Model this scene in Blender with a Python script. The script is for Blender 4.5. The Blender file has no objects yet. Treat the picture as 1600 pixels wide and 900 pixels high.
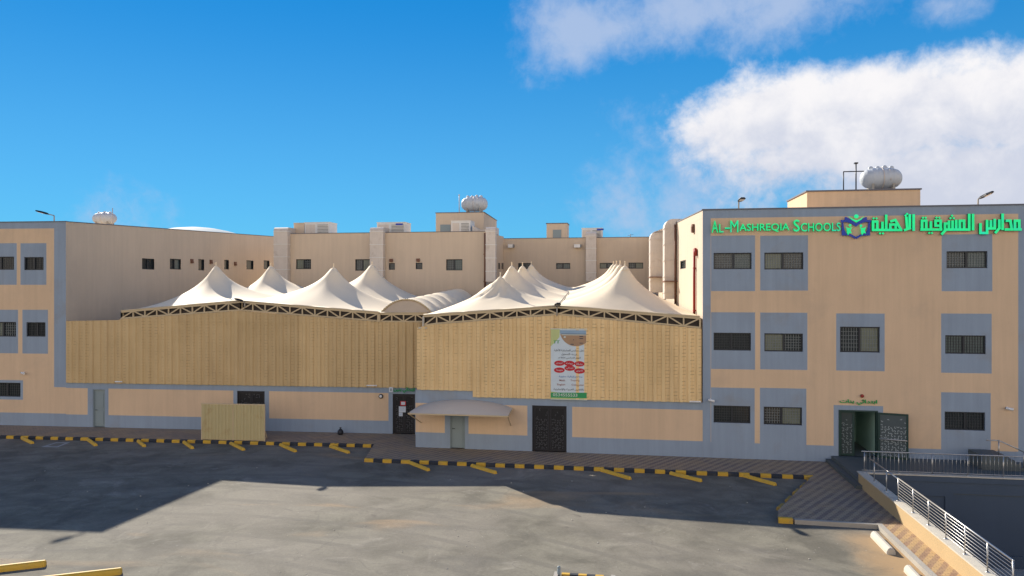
import bpy, math, random
import numpy as np
from mathutils import Vector, Matrix
R_ = math.radians
random.seed(7)
S = bpy.context.scene
COL = S.collection

# ------------------------------------------------------------------ camera, sky, sun, exposure
TH = R_(9.2); CT, ST = math.cos(TH), math.sin(TH); EYE = 8.5; F = 1155.0
cam = bpy.data.cameras.new('camera'); cam.lens = F/1600*36; cam.sensor_width = 36
cam.clip_start = 0.1; cam.clip_end = 6000
camo = bpy.data.objects.new('camera', cam); COL.objects.link(camo)
camo.location = (0, 0, EYE); camo.rotation_euler = (R_(90), 0, TH)
S.camera = camo
SUN = Vector((-15.5, 16.6, 12.53)).normalized()
sl = bpy.data.lights.new('sun', 'SUN'); sl.energy = 4.9; sl.angle = R_(0.5); sl.color = (1, .92, .80)
so = bpy.data.objects.new('sun', sl); COL.objects.link(so)
so.rotation_euler = SUN.to_track_quat('Z', 'Y').to_euler(); so.location = (-20, 20, 40)
S.view_settings.view_transform = 'Standard'; S.view_settings.look = 'None'
S.view_settings.gamma = 1; S.view_settings.exposure = 0.78
S.view_settings.use_curve_mapping = False

class NT:
    def __init__(s, tree): s.t = tree; s.n = tree.nodes; s.l = tree.links
    def new(s, typ, **kw):
        n = s.n.new(typ)
        for k, v in kw.items():
            if k == 'inp':
                for a, b in v.items():
                    if hasattr(b, 'is_output') or b.__class__.__name__.startswith('NodeSocket'): s.l.new(b, n.inputs[a])
                    else: n.inputs[a].default_value = b
            else: setattr(n, k, v)
        return n
    def m(s, op, a, b=0.0, c=0.0, clamp=False):
        n = s.new('ShaderNodeMath', operation=op, use_clamp=clamp, inp={0: a, 1: b, 2: c}); return n.outputs[0]
    def noise(s, vec, scale, detail=4, rough=.55, dist=0):
        n = s.new('ShaderNodeTexNoise', inp={'Scale': scale, 'Detail': detail, 'Roughness': rough, 'Distortion': dist})
        s.l.new(vec, n.inputs['Vector']); return n.outputs[0]
    def ss(s, v, a, b, lo=0.0, hi=1.0):
        n = s.new('ShaderNodeMapRange', interpolation_type='SMOOTHSTEP', inp={0: v, 1: a, 2: b, 3: lo, 4: hi}); return n.outputs[0]
    def mix(s, f, a, b, mode='MIX'):
        n = s.new('ShaderNodeMix', data_type='RGBA', blend_type=mode)
        for k, v in ((0, f), (6, a), (7, b)):
            if isinstance(v, (int, float)): n.inputs[k].default_value = v
            elif isinstance(v, tuple): n.inputs[k].default_value = (*v, 1) if len(v) == 3 else v
            else: s.l.new(v, n.inputs[k])
        return n.outputs[2]

W = bpy.data.worlds.new("World"); S.world = W; W.use_nodes = True
w = NT(W.node_tree); w.n.clear()
sky = w.new('ShaderNodeTexSky', sky_type='NISHITA', sun_disc=False)
sky.sun_elevation = math.asin(SUN.z); sky.sun_rotation = math.atan2(SUN.x, SUN.y)
sky.altitude = 600; sky.air_density = 1.15; sky.dust_density = 0.0; sky.ozone_density = 5.0
tc = w.new('ShaderNodeTexCoord').outputs['Generated']
sp = w.new('ShaderNodeSeparateXYZ'); w.l.new(tc, sp.inputs[0])
rr = w.m('ADD', w.m('MULTIPLY', sp.outputs[0], CT), w.m('MULTIPLY', sp.outputs[1], ST))
ff = w.m('SUBTRACT', w.m('MULTIPLY', sp.outputs[1], CT), w.m('MULTIPLY', sp.outputs[0], ST))
az = w.m('ARCTAN2', rr, ff); el = w.m('ARCSINE', sp.outputs[2])
n1 = w.noise(tc, 5.0, 7, .58, .35); n2 = w.noise(tc, 17.0, 6, .6, .2); n3 = w.noise(tc, 2.2, 3, .5)
def cloud_bank(cells):        # (azimuth, elevation, half width, half height, strength) of the cloud masses
    acc = None
    for a, e, ra, re, k in cells:
        dx = w.m('DIVIDE', w.m('SUBTRACT', az, a), ra); dy = w.m('DIVIDE', w.m('SUBTRACT', el, e), re)
        q = w.m('MULTIPLY', w.m('SUBTRACT', 1.0, w.m('SQRT', w.m('ADD', w.m('MULTIPLY', dx, dx), w.m('MULTIPLY', dy, dy)))), k)
        acc = q if acc is None else w.m('MAXIMUM', acc, q)
    return acc
big = cloud_bank([(.35, .215, .15, .068, 1.2), (.47, .205, .20, .078, 1.3), (.60, .20, .22, .085, 1.2), (.56, .13, .28, .11, .9), (.40, .17, .16, .07, .8)])
wisp = cloud_bank([(.10, .335, .13, .065, 1.25), (.24, .345, .13, .055, 1.1), (.36, .35, .17, .065, 1.1), (.535, .318, .06, .028, .95), (.22, .12, .13, .06, .62), (.27, .20, .10, .07, .45), (.145, .235, .03, .02, .4), (-.5, .09, .05, .03, .3)])
dn = w.m('ADD', w.m('MULTIPLY', w.m('SUBTRACT', n1, .5), 1.5), w.m('MULTIPLY', w.m('SUBTRACT', n2, .5), .75))
n4 = w.noise(tc, 42.0, 5, .65, .3)
dn = w.m('ADD', dn, w.m('MULTIPLY', w.m('SUBTRACT', n4, .5), .55))
bigd = w.ss(w.m('ADD', big, dn), -.06, .60)
wisd = w.m('MULTIPLY', w.ss(w.m('ADD', w.m('MULTIPLY', wisp, .8), w.m('MULTIPLY', dn, 1.35)), -.10, .95), .80)
cshade = w.ss(w.m('ADD', w.m('MULTIPLY', el, 5.0), w.m('ADD', w.m('MULTIPLY', n2, 1.3), w.m('MULTIPLY', n1, .7))), 1.55, 2.35)
ccol = w.mix(cshade, (3.9, 4.15, 4.9), (5.9, 5.8, 5.9))
wcol = w.mix(.5, (2.8, 3.5, 4.9), (3.2, 3.8, 5.0))
nish = w.mix(1.0, sky.outputs[0], (.10, .60, .90), 'MULTIPLY')
up = w.m('MAXIMUM', sp.outputs[2], 0.0)
grad = w.mix(w.ss(up, 0.0, .42), (.88, 2.98, 4.90), (.045, 1.47, 3.95)); grad = w.mix(w.ss(up, .4, 1.0), grad, (.06, .7, 2.6))
SKYMUL = w.mix(.78, nish, grad)
# bright cloud bank added in the unseen sky behind the camera, filling the shaded facades
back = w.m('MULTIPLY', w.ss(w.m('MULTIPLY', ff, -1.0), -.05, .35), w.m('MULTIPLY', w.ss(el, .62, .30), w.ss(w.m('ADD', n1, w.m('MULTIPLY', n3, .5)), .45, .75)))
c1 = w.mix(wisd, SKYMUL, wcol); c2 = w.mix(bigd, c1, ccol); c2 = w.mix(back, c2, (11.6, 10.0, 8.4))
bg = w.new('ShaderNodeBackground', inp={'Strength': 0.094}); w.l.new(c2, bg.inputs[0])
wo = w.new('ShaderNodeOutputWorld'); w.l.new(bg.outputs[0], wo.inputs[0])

# ------------------------------------------------------------------ helpers
def ray(px):                      # horizontal direction (unit forward depth) of a photo column
    k = (px-800)/F
    return (-ST + k*CT, CT + k*ST)
def ground(px, py, z=0.0):        # photo point on a level surface
    d = (EYE-z)*F/(py-450); r = ray(px)
    return (r[0]*d, r[1]*d)
class Plane:                      # a vertical plane; u runs along it, w stands out of it (towards its outward side)
    def __init__(s, p0, p1):
        v = Vector((p1[0]-p0[0], p1[1]-p0[1])); s.L = v.length; v.normalize()
        s.o = Vector(p0); s.d = v; s.n = Vector((v.y, -v.x))
    def hit(s, px, py=450):
        r = Vector(ray(px)); t = s.o.dot(s.n)/r.dot(s.n)
        p = r*t
        return ((p-s.o).dot(s.d), EYE-(py-450)*t/F)
    def P(s, u, w, z):
        q = s.o + s.d*u + s.n*w
        return Vector((q.x, q.y, z))
    def off(s, dw):
        q = s.o + s.n*dw
        return Plane((q.x, q.y), (q.x+s.d.x, q.y+s.d.y))
WORLD = Plane((0, 0), (1, 0))     # here w runs to -Y

class MB:
    def __init__(s): s.v = []; s.f = []; s.mi = []; s.sm = []
    def face(s, pts, m=0, smooth=False):
        b = len(s.v); s.v += [tuple(p) for p in pts]; s.f.append(tuple(range(b, b+len(pts)))); s.mi.append(m); s.sm.append(smooth); return s
    def hexa(s, c, m=0):          # 8 corners, bottom ring then top ring
        for q in ((0, 3, 2, 1), (4, 5, 6, 7), (0, 1, 5, 4), (1, 2, 6, 5), (2, 3, 7, 6), (3, 0, 4, 7)): s.face([c[i] for i in q], m)
        return s
    def box(s, pl, u0, u1, w0, w1, z0, z1, m=0):
        if u0 > u1: u0, u1 = u1, u0
        if w0 > w1: w0, w1 = w1, w0
        if z0 > z1: z0, z1 = z1, z0
        return s.hexa([pl.P(u0, w1, z0), pl.P(u1, w1, z0), pl.P(u1, w0, z0), pl.P(u0, w0, z0), pl.P(u0, w1, z1), pl.P(u1, w1, z1), pl.P(u1, w0, z1), pl.P(u0, w0, z1)], m)
    def bx(s, x0, x1, y0, y1, z0, z1, m=0): return s.box(WORLD, x0, x1, -y1, -y0, z0, z1, m)
    def tube(s, a, b, r, m=0, n=8, r2=None, caps=True, smooth=True):
        a = Vector(a); b = Vector(b); d = (b-a)
        if d.length < 1e-6: return s
        d.normalize(); up = Vector((0, 0, 1)) if abs(d.z) < .9 else Vector((1, 0, 0))
        x = d.cross(up).normalized(); y = d.cross(x).normalized(); r2 = r if r2 is None else r2
        base = len(s.v)
        for p, q in ((a, r), (b, r2)):
            for i in range(n):
                t = 2*math.pi*(i+.5)/n; s.v.append(tuple(p + x*(q*math.cos(t)) + y*(q*math.sin(t))))
        for i in range(n):
            j = (i+1) % n; s.f.append((base+i, base+j, base+n+j, base+n+i)); s.mi.append(m); s.sm.append(smooth)
        if caps:
            s.f.append(tuple(base+i for i in range(n))[::-1]); s.mi.append(m); s.sm.append(False)
            s.f.append(tuple(base+n+i for i in range(n))); s.mi.append(m); s.sm.append(False)
        return s
    def bar(s, a, b, wd, m=0): return s.tube(a, b, wd*.707, m, 4, smooth=False)
    def path(s, pts, r, m=0, n=8):
        for a, b in zip(pts[:-1], pts[1:]): s.tube(a, b, r, m, n)
        for p in pts[1:-1]: s.ball(p, r*1.01, m, 6, 4)
        return s
    def lathe(s, c, prof, m=0, n=24, axis='Z'):   # prof: (radius, height)
        c = Vector(c); base = len(s.v)
        def pt(r, h, t):
            a, b = r*math.cos(t), r*math.sin(t)
            return {'Z': Vector((a, b, h)), 'X': Vector((h, a, b)), 'Y': Vector((a, h, b))}[axis]
        for r, h in prof:
            for i in range(n): s.v.append(tuple(c + pt(r, h, 2*math.pi*i/n)))
        for k in range(len(prof)-1):
            for i in range(n):
                j = (i+1) % n; s.f.append((base+k*n+i, base+k*n+j, base+(k+1)*n+j, base+(k+1)*n+i)); s.mi.append(m); s.sm.append(True)
        return s
    def ball(s, c, r, m=0, n=12, k=8, sc=(1, 1, 1)):
        c = Vector(c); base = len(s.v)
        for a in range(k+1):
            ph = math.pi*a/k
            for i in range(n):
                t = 2*math.pi*i/n
                s.v.append((c.x+sc[0]*r*math.sin(ph)*math.cos(t), c.y+sc[1]*r*math.sin(ph)*math.sin(t), c.z+sc[2]*r*math.cos(ph)))
        for a in range(k):
            for i in range(n):
                j = (i+1) % n; s.f.append((base+a*n+i, base+(a+1)*n+i, base+(a+1)*n+j, base+a*n+j)); s.mi.append(m); s.sm.append(True)
        return s
    def prism(s, pl, poly, w0, w1, m=0, ms=None):     # polygon in (u, z) extruded along w
        ms = m if ms is None else ms
        s.face([pl.P(u, w1, z) for u, z in poly], m); s.face([pl.P(u, w0, z) for u, z in poly][::-1], ms)
        for (a, b), (c, d) in zip(poly, poly[1:]+poly[:1]): s.face([pl.P(a, w0, b), pl.P(c, w0, d), pl.P(c, w1, d), pl.P(a, w1, b)], ms)
        return s
    def slab(s, poly, z0, z1, m=0, ms=None):          # polygon in (x, y) extruded up
        ms = m if ms is None else ms
        s.face([(x, y, z1) for x, y in poly], m); s.face([(x, y, z0) for x, y in poly][::-1], ms)
        for (a, b), (c, d) in zip(poly, poly[1:]+poly[:1]): s.face([(a, b, z0), (c, d, z0), (c, d, z1), (a, b, z1)], ms)
        return s
    def build(s, name, mats, parent=None, org=None, weld=True, recalc=True):
        me = bpy.data.meshes.new(name)
        o = bpy.data.objects.new(name, me); COL.objects.link(o)
        if parent is not None: org = Vector(parent['_org'])
        elif org is None:
            a = np.array(s.v); lo, hi = a.min(0), a.max(0); org = Vector((float(lo[0]+hi[0])/2, float(lo[1]+hi[1])/2, float(lo[2])))
        org = Vector(org)
        me.from_pydata([(v[0]-org.x, v[1]-org.y, v[2]-org.z) for v in s.v], [], s.f)
        if not isinstance(mats, (list, tuple)): mats = [mats]
        for m in mats: me.materials.append(m)
        for p, a, b in zip(me.polygons, s.mi, s.sm): p.material_index = a; p.use_smooth = b
        if weld:
            import bmesh
            bm = bmesh.new(); bm.from_mesh(me); bmesh.ops.remove_doubles(bm, verts=bm.verts, dist=1e-5)
            if recalc: bmesh.ops.recalc_face_normals(bm, faces=bm.faces)
            bm.to_mesh(me); bm.free()
        o['_org'] = list(org)
        if parent is None: o.location = org
        else: o.parent = parent
        return o
def tag(o, label=None, cat=None, group=None, kind=None):
    if label: o['label'] = label
    if cat: o['category'] = cat
    if group: o['group'] = group
    if kind: o['kind'] = kind
    return o
def thing(name, label, cat, loc, group=None):
    o = bpy.data.objects.new(name, None); COL.objects.link(o); o.location = loc; o['_org'] = list(loc)
    o.empty_display_size = .3
    return tag(o, label, cat, group)

# ------------------------------------------------------------------ materials
def mat(name, col, rough=.8, metal=0.0, var=.12, vscale=1.5, fine=.06, streak=0.0, bump=0.0, bscale=40, emit=0.0, spec=.4, dirt=None, dirtamt=0.0, trans=None):
    m = bpy.data.materials.new(name); m.use_nodes = True; t = NT(m.node_tree)
    b = t.n['Principled BSDF']; b.inputs['Roughness'].default_value = rough; b.inputs['Metallic'].default_value = metal
    b.inputs['Specular IOR Level'].default_value = spec
    geo = t.new('ShaderNodeNewGeometry').outputs['Position']
    n1 = t.noise(geo, vscale, 5, .6); n2 = t.noise(geo, 28, 3, .6)
    f = t.m('ADD', t.m('MULTIPLY', t.m('SUBTRACT', n1, .5), var*2.4), t.m('MULTIPLY', t.m('SUBTRACT', n2, .5), fine*2.4))
    if streak:
        mp = t.new('ShaderNodeMapping', inp={'Scale': (2.2, 2.2, .13)}); t.l.new(geo, mp.inputs[0])
        n3 = t.noise(mp.outputs[0], 1.6, 5, .65)
        f = t.m('ADD', f, t.m('MULTIPLY', t.m('SUBTRACT', n3, .5), streak*2.2))
    f = t.m('ADD', f, 1.0)
    vv = t.new('ShaderNodeVectorMath', operation='SCALE'); vv.inputs[0].default_value = col; t.l.new(f, vv.inputs['Scale'])
    c = vv.outputs[0]
    if dirt:
        nd = t.ss(t.noise(geo, vscale*.8, 6, .65, .4), .52, .75)
        c = t.mix(t.m('MULTIPLY', nd, dirtamt), c, dirt)
    t.l.new(c, b.inputs['Base Color'])
    if bump:
        nb = t.noise(geo, bscale, 3, .6)
        bp = t.new('ShaderNodeBump', inp={'Strength': bump, 'Distance': .02}); t.l.new(nb, bp.inputs['Height']); t.l.new(bp.outputs[0], b.inputs['Normal'])
    if emit:
        t.l.new(c, b.inputs['Emission Color']); b.inputs['Emission Strength'].default_value = emit
    if trans:
        tr = t.new('ShaderNodeBsdfTranslucent'); tr.inputs[0].default_value = (*trans[1], 1)
        mx = t.new('ShaderNodeMixShader', inp={0: trans[0]}); t.l.new(b.outputs[0], mx.inputs[1]); t.l.new(tr.outputs[0], mx.inputs[2])
        t.l.new(mx.outputs[0], t.n['Material Output'].inputs[0])
    return m
M = {}
M['cream'] = mat('cream_render', (.645, .468, .305), .9, dirt=(.44, .34, .25), dirtamt=.35, var=.07, vscale=.5, fine=.06, streak=.12, bump=.25, bscale=60)
M['creamL'] = mat('pale_cream_render', (.580, .468, .350), .9, dirt=(.42, .34, .27), dirtamt=.35, var=.07, vscale=.35, fine=.05, streak=.11, bump=.2, bscale=60)
M['grey'] = mat('blue_grey_render', (.265, .325, .400), .9, dirt=(.25, .24, .22), dirtamt=.45, var=.08, vscale=.6, fine=.06, streak=.15, bump=.25, bscale=60)
M['coping'] = mat('dark_coping', (.14, .14, .16), .7)
M['frame'] = mat('dark_frame', (.018, .022, .028), .45, fine=.02)
M['glass'] = mat('dark_window_glass', (.020, .028, .032), .12, spec=.5, var=.3, vscale=1.0)
M['curtain'] = mat('window_glass_with_blind', (.085, .115, .11), .25, spec=.5, var=.25, vscale=1.5)
M['glasslit'] = mat('window_glass_with_pale_blind', (.17, .19, .14), .25, spec=.5, var=.3, vscale=2)
M['grille'] = mat('window_grille_paint', (.03, .035, .04), .5)
M['grillep'] = mat('pale_grille_paint', (.16, .18, .18), .5)
M['fabric'] = mat('cream_tent_fabric', (.82, .68, .475), .75, dirt=(.66, .55, .41), dirtamt=.35, var=.05, vscale=.6, fine=.03, bump=.12, bscale=6, trans=None)
M['steel'] = mat('cream_steel', (.55, .43, .26), .55, var=.06)
M['gapshade'] = mat('dark_brown_gap_shade', (.050, .040, .034), .9, var=.3, vscale=3)
M['door_grey'] = mat('grey_door_paint', (.22, .27, .28), .55, var=.05, vscale=1.2)
M['door_black'] = mat('black_gate_paint', (.014, .014, .018), .5)
M['door_dgreen'] = mat('dark_green_door', (.012, .040, .033), .5)  # dark green base colour of the entrance frame and leaf frames
M['gate_back'] = mat('gate_backing', (.007, .007, .009), .6)
M['gate_pat'] = mat('gate_pattern_metal', (.075, .078, .085), .5)
M['white'] = mat('white_plastic', (.72, .72, .70), .5, var=.05)
M['whitetank'] = mat('weathered_white_fibreglass', (.50, .53, .55), .55, var=.08, vscale=2, streak=.1, dirt=(.30, .27, .24), dirtamt=.5)
M['duct'] = mat('galvanised_duct', (.58, .52, .46), .55, metal=.15, var=.08, vscale=2.5, streak=.12, dirt=(.32, .24, .18), dirtamt=.4)
M['acwhite'] = mat('air_conditioner_casing', (.66, .66, .64), .55, var=.08, streak=.08)
M['acdark'] = mat('air_conditioner_louvre', (.20, .20, .20), .6)
M['black'] = mat('black_paint', (.012, .015, .022), .55, var=.15, fine=.1)
M['kblack'] = mat('kerb_black_paint', (.025, .030, .040), .8, var=.2, fine=.2, dirt=(.14, .12, .09), dirtamt=.4)
M['kyellow'] = mat('kerb_yellow_paint', (.56, .33, .035), .75, var=.12, fine=.15, vscale=2, dirt=(.22, .17, .10), dirtamt=.5)
M['kyold'] = mat('worn_kerb_yellow', (.30, .20, .05), .85, var=.2, fine=.2, vscale=3, dirt=(.16, .13, .09), dirtamt=.8)
M['yellow'] = mat('bar_yellow_paint', (.60, .36, .04), .65, var=.10, fine=.12, vscale=2, dirt=(.26, .20, .12), dirtamt=.4)
M['concrete'] = mat('concrete', (.36, .33, .28), .9, var=.12, fine=.12, bump=.4, bscale=50)
M['stopwhite'] = mat('whitewashed_concrete', (.50, .46, .38), .85, var=.1, fine=.12, vscale=3, dirt=(.35, .27, .18), dirtamt=.5)
M['parapet'] = mat('sand_render', (.45, .32, .165), .9, var=.08, fine=.06, vscale=1.2, bump=.3)
M['yardwall'] = mat('dark_yard_wall', (.060, .082, .115), .9, var=.1, streak=.06, vscale=.6)
M['darktile'] = mat('dark_stone_tile', (.085, .10, .10), .6)
M['stainless'] = mat('stainless_steel', (.45, .44, .42), .38, metal=.85, var=.05)
M['rust'] = mat('red_pipe_paint', (.30, .03, .02), .6, var=.15)
M['brown'] = mat('brown_pipe', (.17, .08, .05), .7, var=.15)
M['signgreen'] = mat('lit_green_letter', (.0, .62, .20), .4, dirt=(.0, .50, .42), dirtamt=.9, var=.30, vscale=1.0, fine=0, emit=.42)
M['signside'] = mat('dark_green_letter_side', (.0, .16, .06), .5)
M['signblue'] = mat('deep_blue_acrylic', (.006, .035, .30), .4, var=.2, emit=.12)
M['doorgreen'] = mat('green_sign_letter', (.01, .33, .07), .5, var=.15)
M['room'] = mat('pale_interior_wall', (.34, .52, .45), .9)
M['roomfloor'] = mat('interior_floor', (.16, .17, .16), .7)
M['paper'] = mat('white_paper', (.60, .64, .68), .8, var=.05)
M['red'] = mat('red_print', (.50, .02, .03), .6)
M['bannerbase'] = mat('pale_blue_print', (.58, .66, .70), .6, var=.1, vscale=2)
M['bannery'] = mat('yellow_green_print', (.50, .55, .24), .6, var=.1, vscale=2)
M['bannerg'] = mat('green_print', (.03, .30, .10), .6, var=.1)
M['bannersky'] = mat('sky_print', (.26, .38, .50), .6, var=.1)
M['bannerb'] = mat('building_print', (.38, .24, .14), .6, var=.15, vscale=4)
M['ink'] = mat('dark_ink', (.05, .06, .08), .6)
M['inkblue'] = mat('blue_ink', (.02, .14, .38), .6)
M['inkred'] = mat('dull_red_ink', (.30, .12, .10), .6)
M['silver'] = mat('pale_print', (.55, .60, .55), .6)
M['lampglass'] = mat('lamp_lens', (.5, .5, .48), .2)

def mat_ground():
    m = bpy.data.materials.new('worn_asphalt'); m.use_nodes = True; t = NT(m.node_tree); b = t.n['Principled BSDF']
    g = t.new('ShaderNodeNewGeometry').outputs['Position']
    mp = t.new('ShaderNodeMapping', inp={'Scale': (.35, 1.0, 1.0), 'Rotation': (0, 0, .1)}); t.l.new(g, mp.inputs[0]); sv = mp.outputs[0]
    a = t.noise(g, .12, 6, .6, .6); c = t.noise(g, .55, 6, .65, .5); f = t.noise(g, 9, 5, .7); s = t.noise(sv, .9, 5, .6, .3); f2 = t.noise(g, 70, 2, .6)
    col = t.mix(t.ss(c, .34, .66), (.116, .106, .082), (.205, .188, .143))
    col = t.mix(t.m('MULTIPLY', t.ss(a, .42, .62), .6), col, (.235, .210, .168))
    col = t.mix(t.m('MULTIPLY', t.ss(s, .50, .72), .45), col, (.098, .092, .082))
    col = t.mix(t.m('MULTIPLY', t.ss(t.noise(g, .28, 7, .7, 1.2), .56, .72), .6), col, (.33, .30, .245))
    # sandy drift left by tyres, and oil stains
    col = t.mix(t.m('MULTIPLY', t.ss(t.noise(sv, .33, 4, .5, .8), .57, .70), .45), col, (.37, .25, .135))
    col = t.mix(t.m('MULTIPLY', t.ss(t.noise(g, 1.1, 3, .5, .4), .70, .78), .5), col, (.07, .062, .055))
    f3 = t.noise(g, 24, 4, .75)
    k = t.m('ADD', t.m('MULTIPLY', f, .52), t.m('ADD', t.m('MULTIPLY', f2, .45), t.m('ADD', t.m('MULTIPLY', f3, .62), .21)))
    wv = t.new('ShaderNodeTexWave', wave_type='RINGS', rings_direction='Z', inp={'Scale': .16, 'Distortion': 1.2, 'Detail': 2.0, 'Detail Scale': .6})
    mt = t.new('ShaderNodeMapping', inp={'Location': (14.0, -3.0, 0)}); t.l.new(g, mt.inputs[0]); t.l.new(mt.outputs[0], wv.inputs['Vector'])
    tyre = t.m('MULTIPLY', t.ss(wv.outputs[1], .90, .98), t.ss(c, .40, .60))
    col = t.mix(t.m('MULTIPLY', tyre, .35), col, (.10, .092, .08))
    vv = t.new('ShaderNodeVectorMath', operation='SCALE'); t.l.new(col, vv.inputs[0]); t.l.new(k, vv.inputs['Scale'])
    xs = t.new('ShaderNodeSeparateXYZ'); t.l.new(g, xs.inputs[0])
    sand = t.m('MULTIPLY', t.m('MULTIPLY', t.ss(t.m('ADD', xs.outputs[0], t.m('MULTIPLY', c, 2.4)), 7.7, 9.3), t.ss(xs.outputs[0], 9.6, 9.3)), t.ss(xs.outputs[1], 27.9, 26.2))
    vm = t.mix(t.m('MULTIPLY', sand, .85), vv.outputs[0], (.40, .26, .13))
    # fine cracks
    vo = t.new('ShaderNodeTexVoronoi', feature='DISTANCE_TO_EDGE', inp={'Scale': .22}); 
    dv = t.new('ShaderNodeVectorMath', operation='ADD'); nz = t.new('ShaderNodeTexNoise', inp={'Scale': 1.4, 'Detail': 5.0}); t.l.new(g, nz.inputs['Vector'])
    t.l.new(g, dv.inputs[0]); t.l.new(nz.outputs[1], dv.inputs[1]); t.l.new(dv.outputs[0], vo.inputs['Vector'])
    crack = t.m('MULTIPLY', t.ss(vo.outputs[0], .012, .0), t.ss(c, .45, .55))
    cc = t.mix(t.m('MULTIPLY', crack, .22), vm, (.06, .055, .05))
    # scattered pale grit
    vg = t.new('ShaderNodeTexVoronoi', inp={'Scale': 2.6}); t.l.new(g, vg.inputs['Vector'])
    cc = t.mix(t.m('MULTIPLY', t.ss(vg.outputs[0], .06, .03), .55), cc, (.50, .46, .38))
    t.l.new(cc, b.inputs['Base Color']); b.inputs['Roughness'].default_value = .92; b.inputs['Specular IOR Level'].default_value = .25
    bp = t.new('ShaderNodeBump', inp={'Strength': .5, 'Distance': .012}); t.l.new(f, bp.inputs['Height']); t.l.new(bp.outputs[0], b.inputs['Normal'])
    return m
def mat_paver():
    m = bpy.data.materials.new('striped_block_paving'); m.use_nodes = True; t = NT(m.node_tree); b = t.n['Principled BSDF']
    g = t.new('ShaderNodeNewGeometry').outputs['Position']
    x = t.new('ShaderNodeSeparateXYZ'); t.l.new(g, x.inputs[0])
    # stripes of red and sand blocks laid on the diagonal
    d = t.m('FRACT', t.m('MULTIPLY', t.m('ADD', x.outputs[0], t.m('MULTIPLY', x.outputs[1], -.62)), 2.5))
    st = t.ss(t.m('ABSOLUTE', t.m('SUBTRACT', d, .5)), .20, .30)
    br = t.new('ShaderNodeTexBrick', inp={'Scale': 1.0, 'Mortar Size': .008, 'Brick Width': .22, 'Row Height': .11, 'Color1': (.9, .9, .9, 1), 'Color2': (1.12, 1.12, 1.12, 1), 'Mortar': (.5, .5, .5, 1)})
    t.l.new(g, br.inputs['Vector'])
    sandy = t.m('MULTIPLY', t.ss(x.outputs[0], 8.2, 8.8), t.ss(x.outputs[1], 29.0, 27.0))  # sand on the strip, plus sunlit warmth put into the block colours
    col = t.mix(sandy, t.mix(st, (.33, .255, .175), (.205, .155, .125)), t.mix(st, (.44, .285, .13), (.28, .17, .105)))
    col = t.mix(t.m('MULTIPLY', t.ss(t.noise(g, .8, 5, .65, .4), .38, .68), .6), col, (.40, .28, .15))
    col = t.mix(1.0, col, br.outputs[0], 'MULTIPLY')
    t.l.new(col, b.inputs['Base Color']); b.inputs['Roughness'].default_value = .9
    return m
def mat_sheet(k=1.0, sl=0.0):
    m = bpy.data.materials.new('beige_louvred_sheet'); m.use_nodes = True; t = NT(m.node_tree); b = t.n['Principled BSDF']
    g = t.new('ShaderNodeNewGeometry').outputs['Position']; x = t.new('ShaderNodeSeparateXYZ'); t.l.new(g, x.inputs[0])
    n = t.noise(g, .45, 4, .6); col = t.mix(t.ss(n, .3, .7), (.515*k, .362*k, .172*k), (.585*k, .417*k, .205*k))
    oi = t.new('ShaderNodeObjectInfo').outputs['Random']
    vk = t.new('ShaderNodeVectorMath', operation='SCALE'); t.l.new(col, vk.inputs[0]); t.l.new(t.m('ADD', t.m('MULTIPLY', oi, .14), .95), vk.inputs['Scale']); col = vk.outputs[0]
    mp = t.new('ShaderNodeMapping', inp={'Scale': (3, 3, .15)}); t.l.new(g, mp.inputs[0])
    col = t.mix(t.m('MULTIPLY', t.ss(t.noise(mp.outputs[0], 1.2, 5, .7), .50, .72), .35), col, (.36, .235, .115))
    col = t.mix(t.m('MULTIPLY', t.ss(t.noise(g, 1.7, 6, .7, .6), .66, .74), .45), col, (.30, .16, .07))
    zf = t.m('FRACT', t.m('MULTIPLY', x.outputs[2], 5.7)); uf = t.m('FRACT', t.m('MULTIPLY', x.outputs[0], 2.5))
    slit = t.m('MULTIPLY', t.m('LESS_THAN', zf, .17), t.m('MULTIPLY', t.m('GREATER_THAN', uf, .12), t.m('LESS_THAN', uf, .62)))
    pres = t.ss(t.noise(mp.outputs[0], .35, 2, .5), .42, .56)
    nn = t.ss(t.noise(g, 3.1, 2, .5), .35, .6)
    col = t.mix(t.m('MULTIPLY', t.m('MULTIPLY', slit, t.m('ADD', t.m('MULTIPLY', pres, .32), .05+sl)), nn), col, (.12, .07, .035))
    t.l.new(col, b.inputs['Base Color']); b.inputs['Roughness'].default_value = .6
    return m
M['ground'] = mat_ground(); M['paver'] = mat_paver(); M['sheet'] = mat_sheet(); M['sheetR'] = mat_sheet(1.34, .18)

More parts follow.
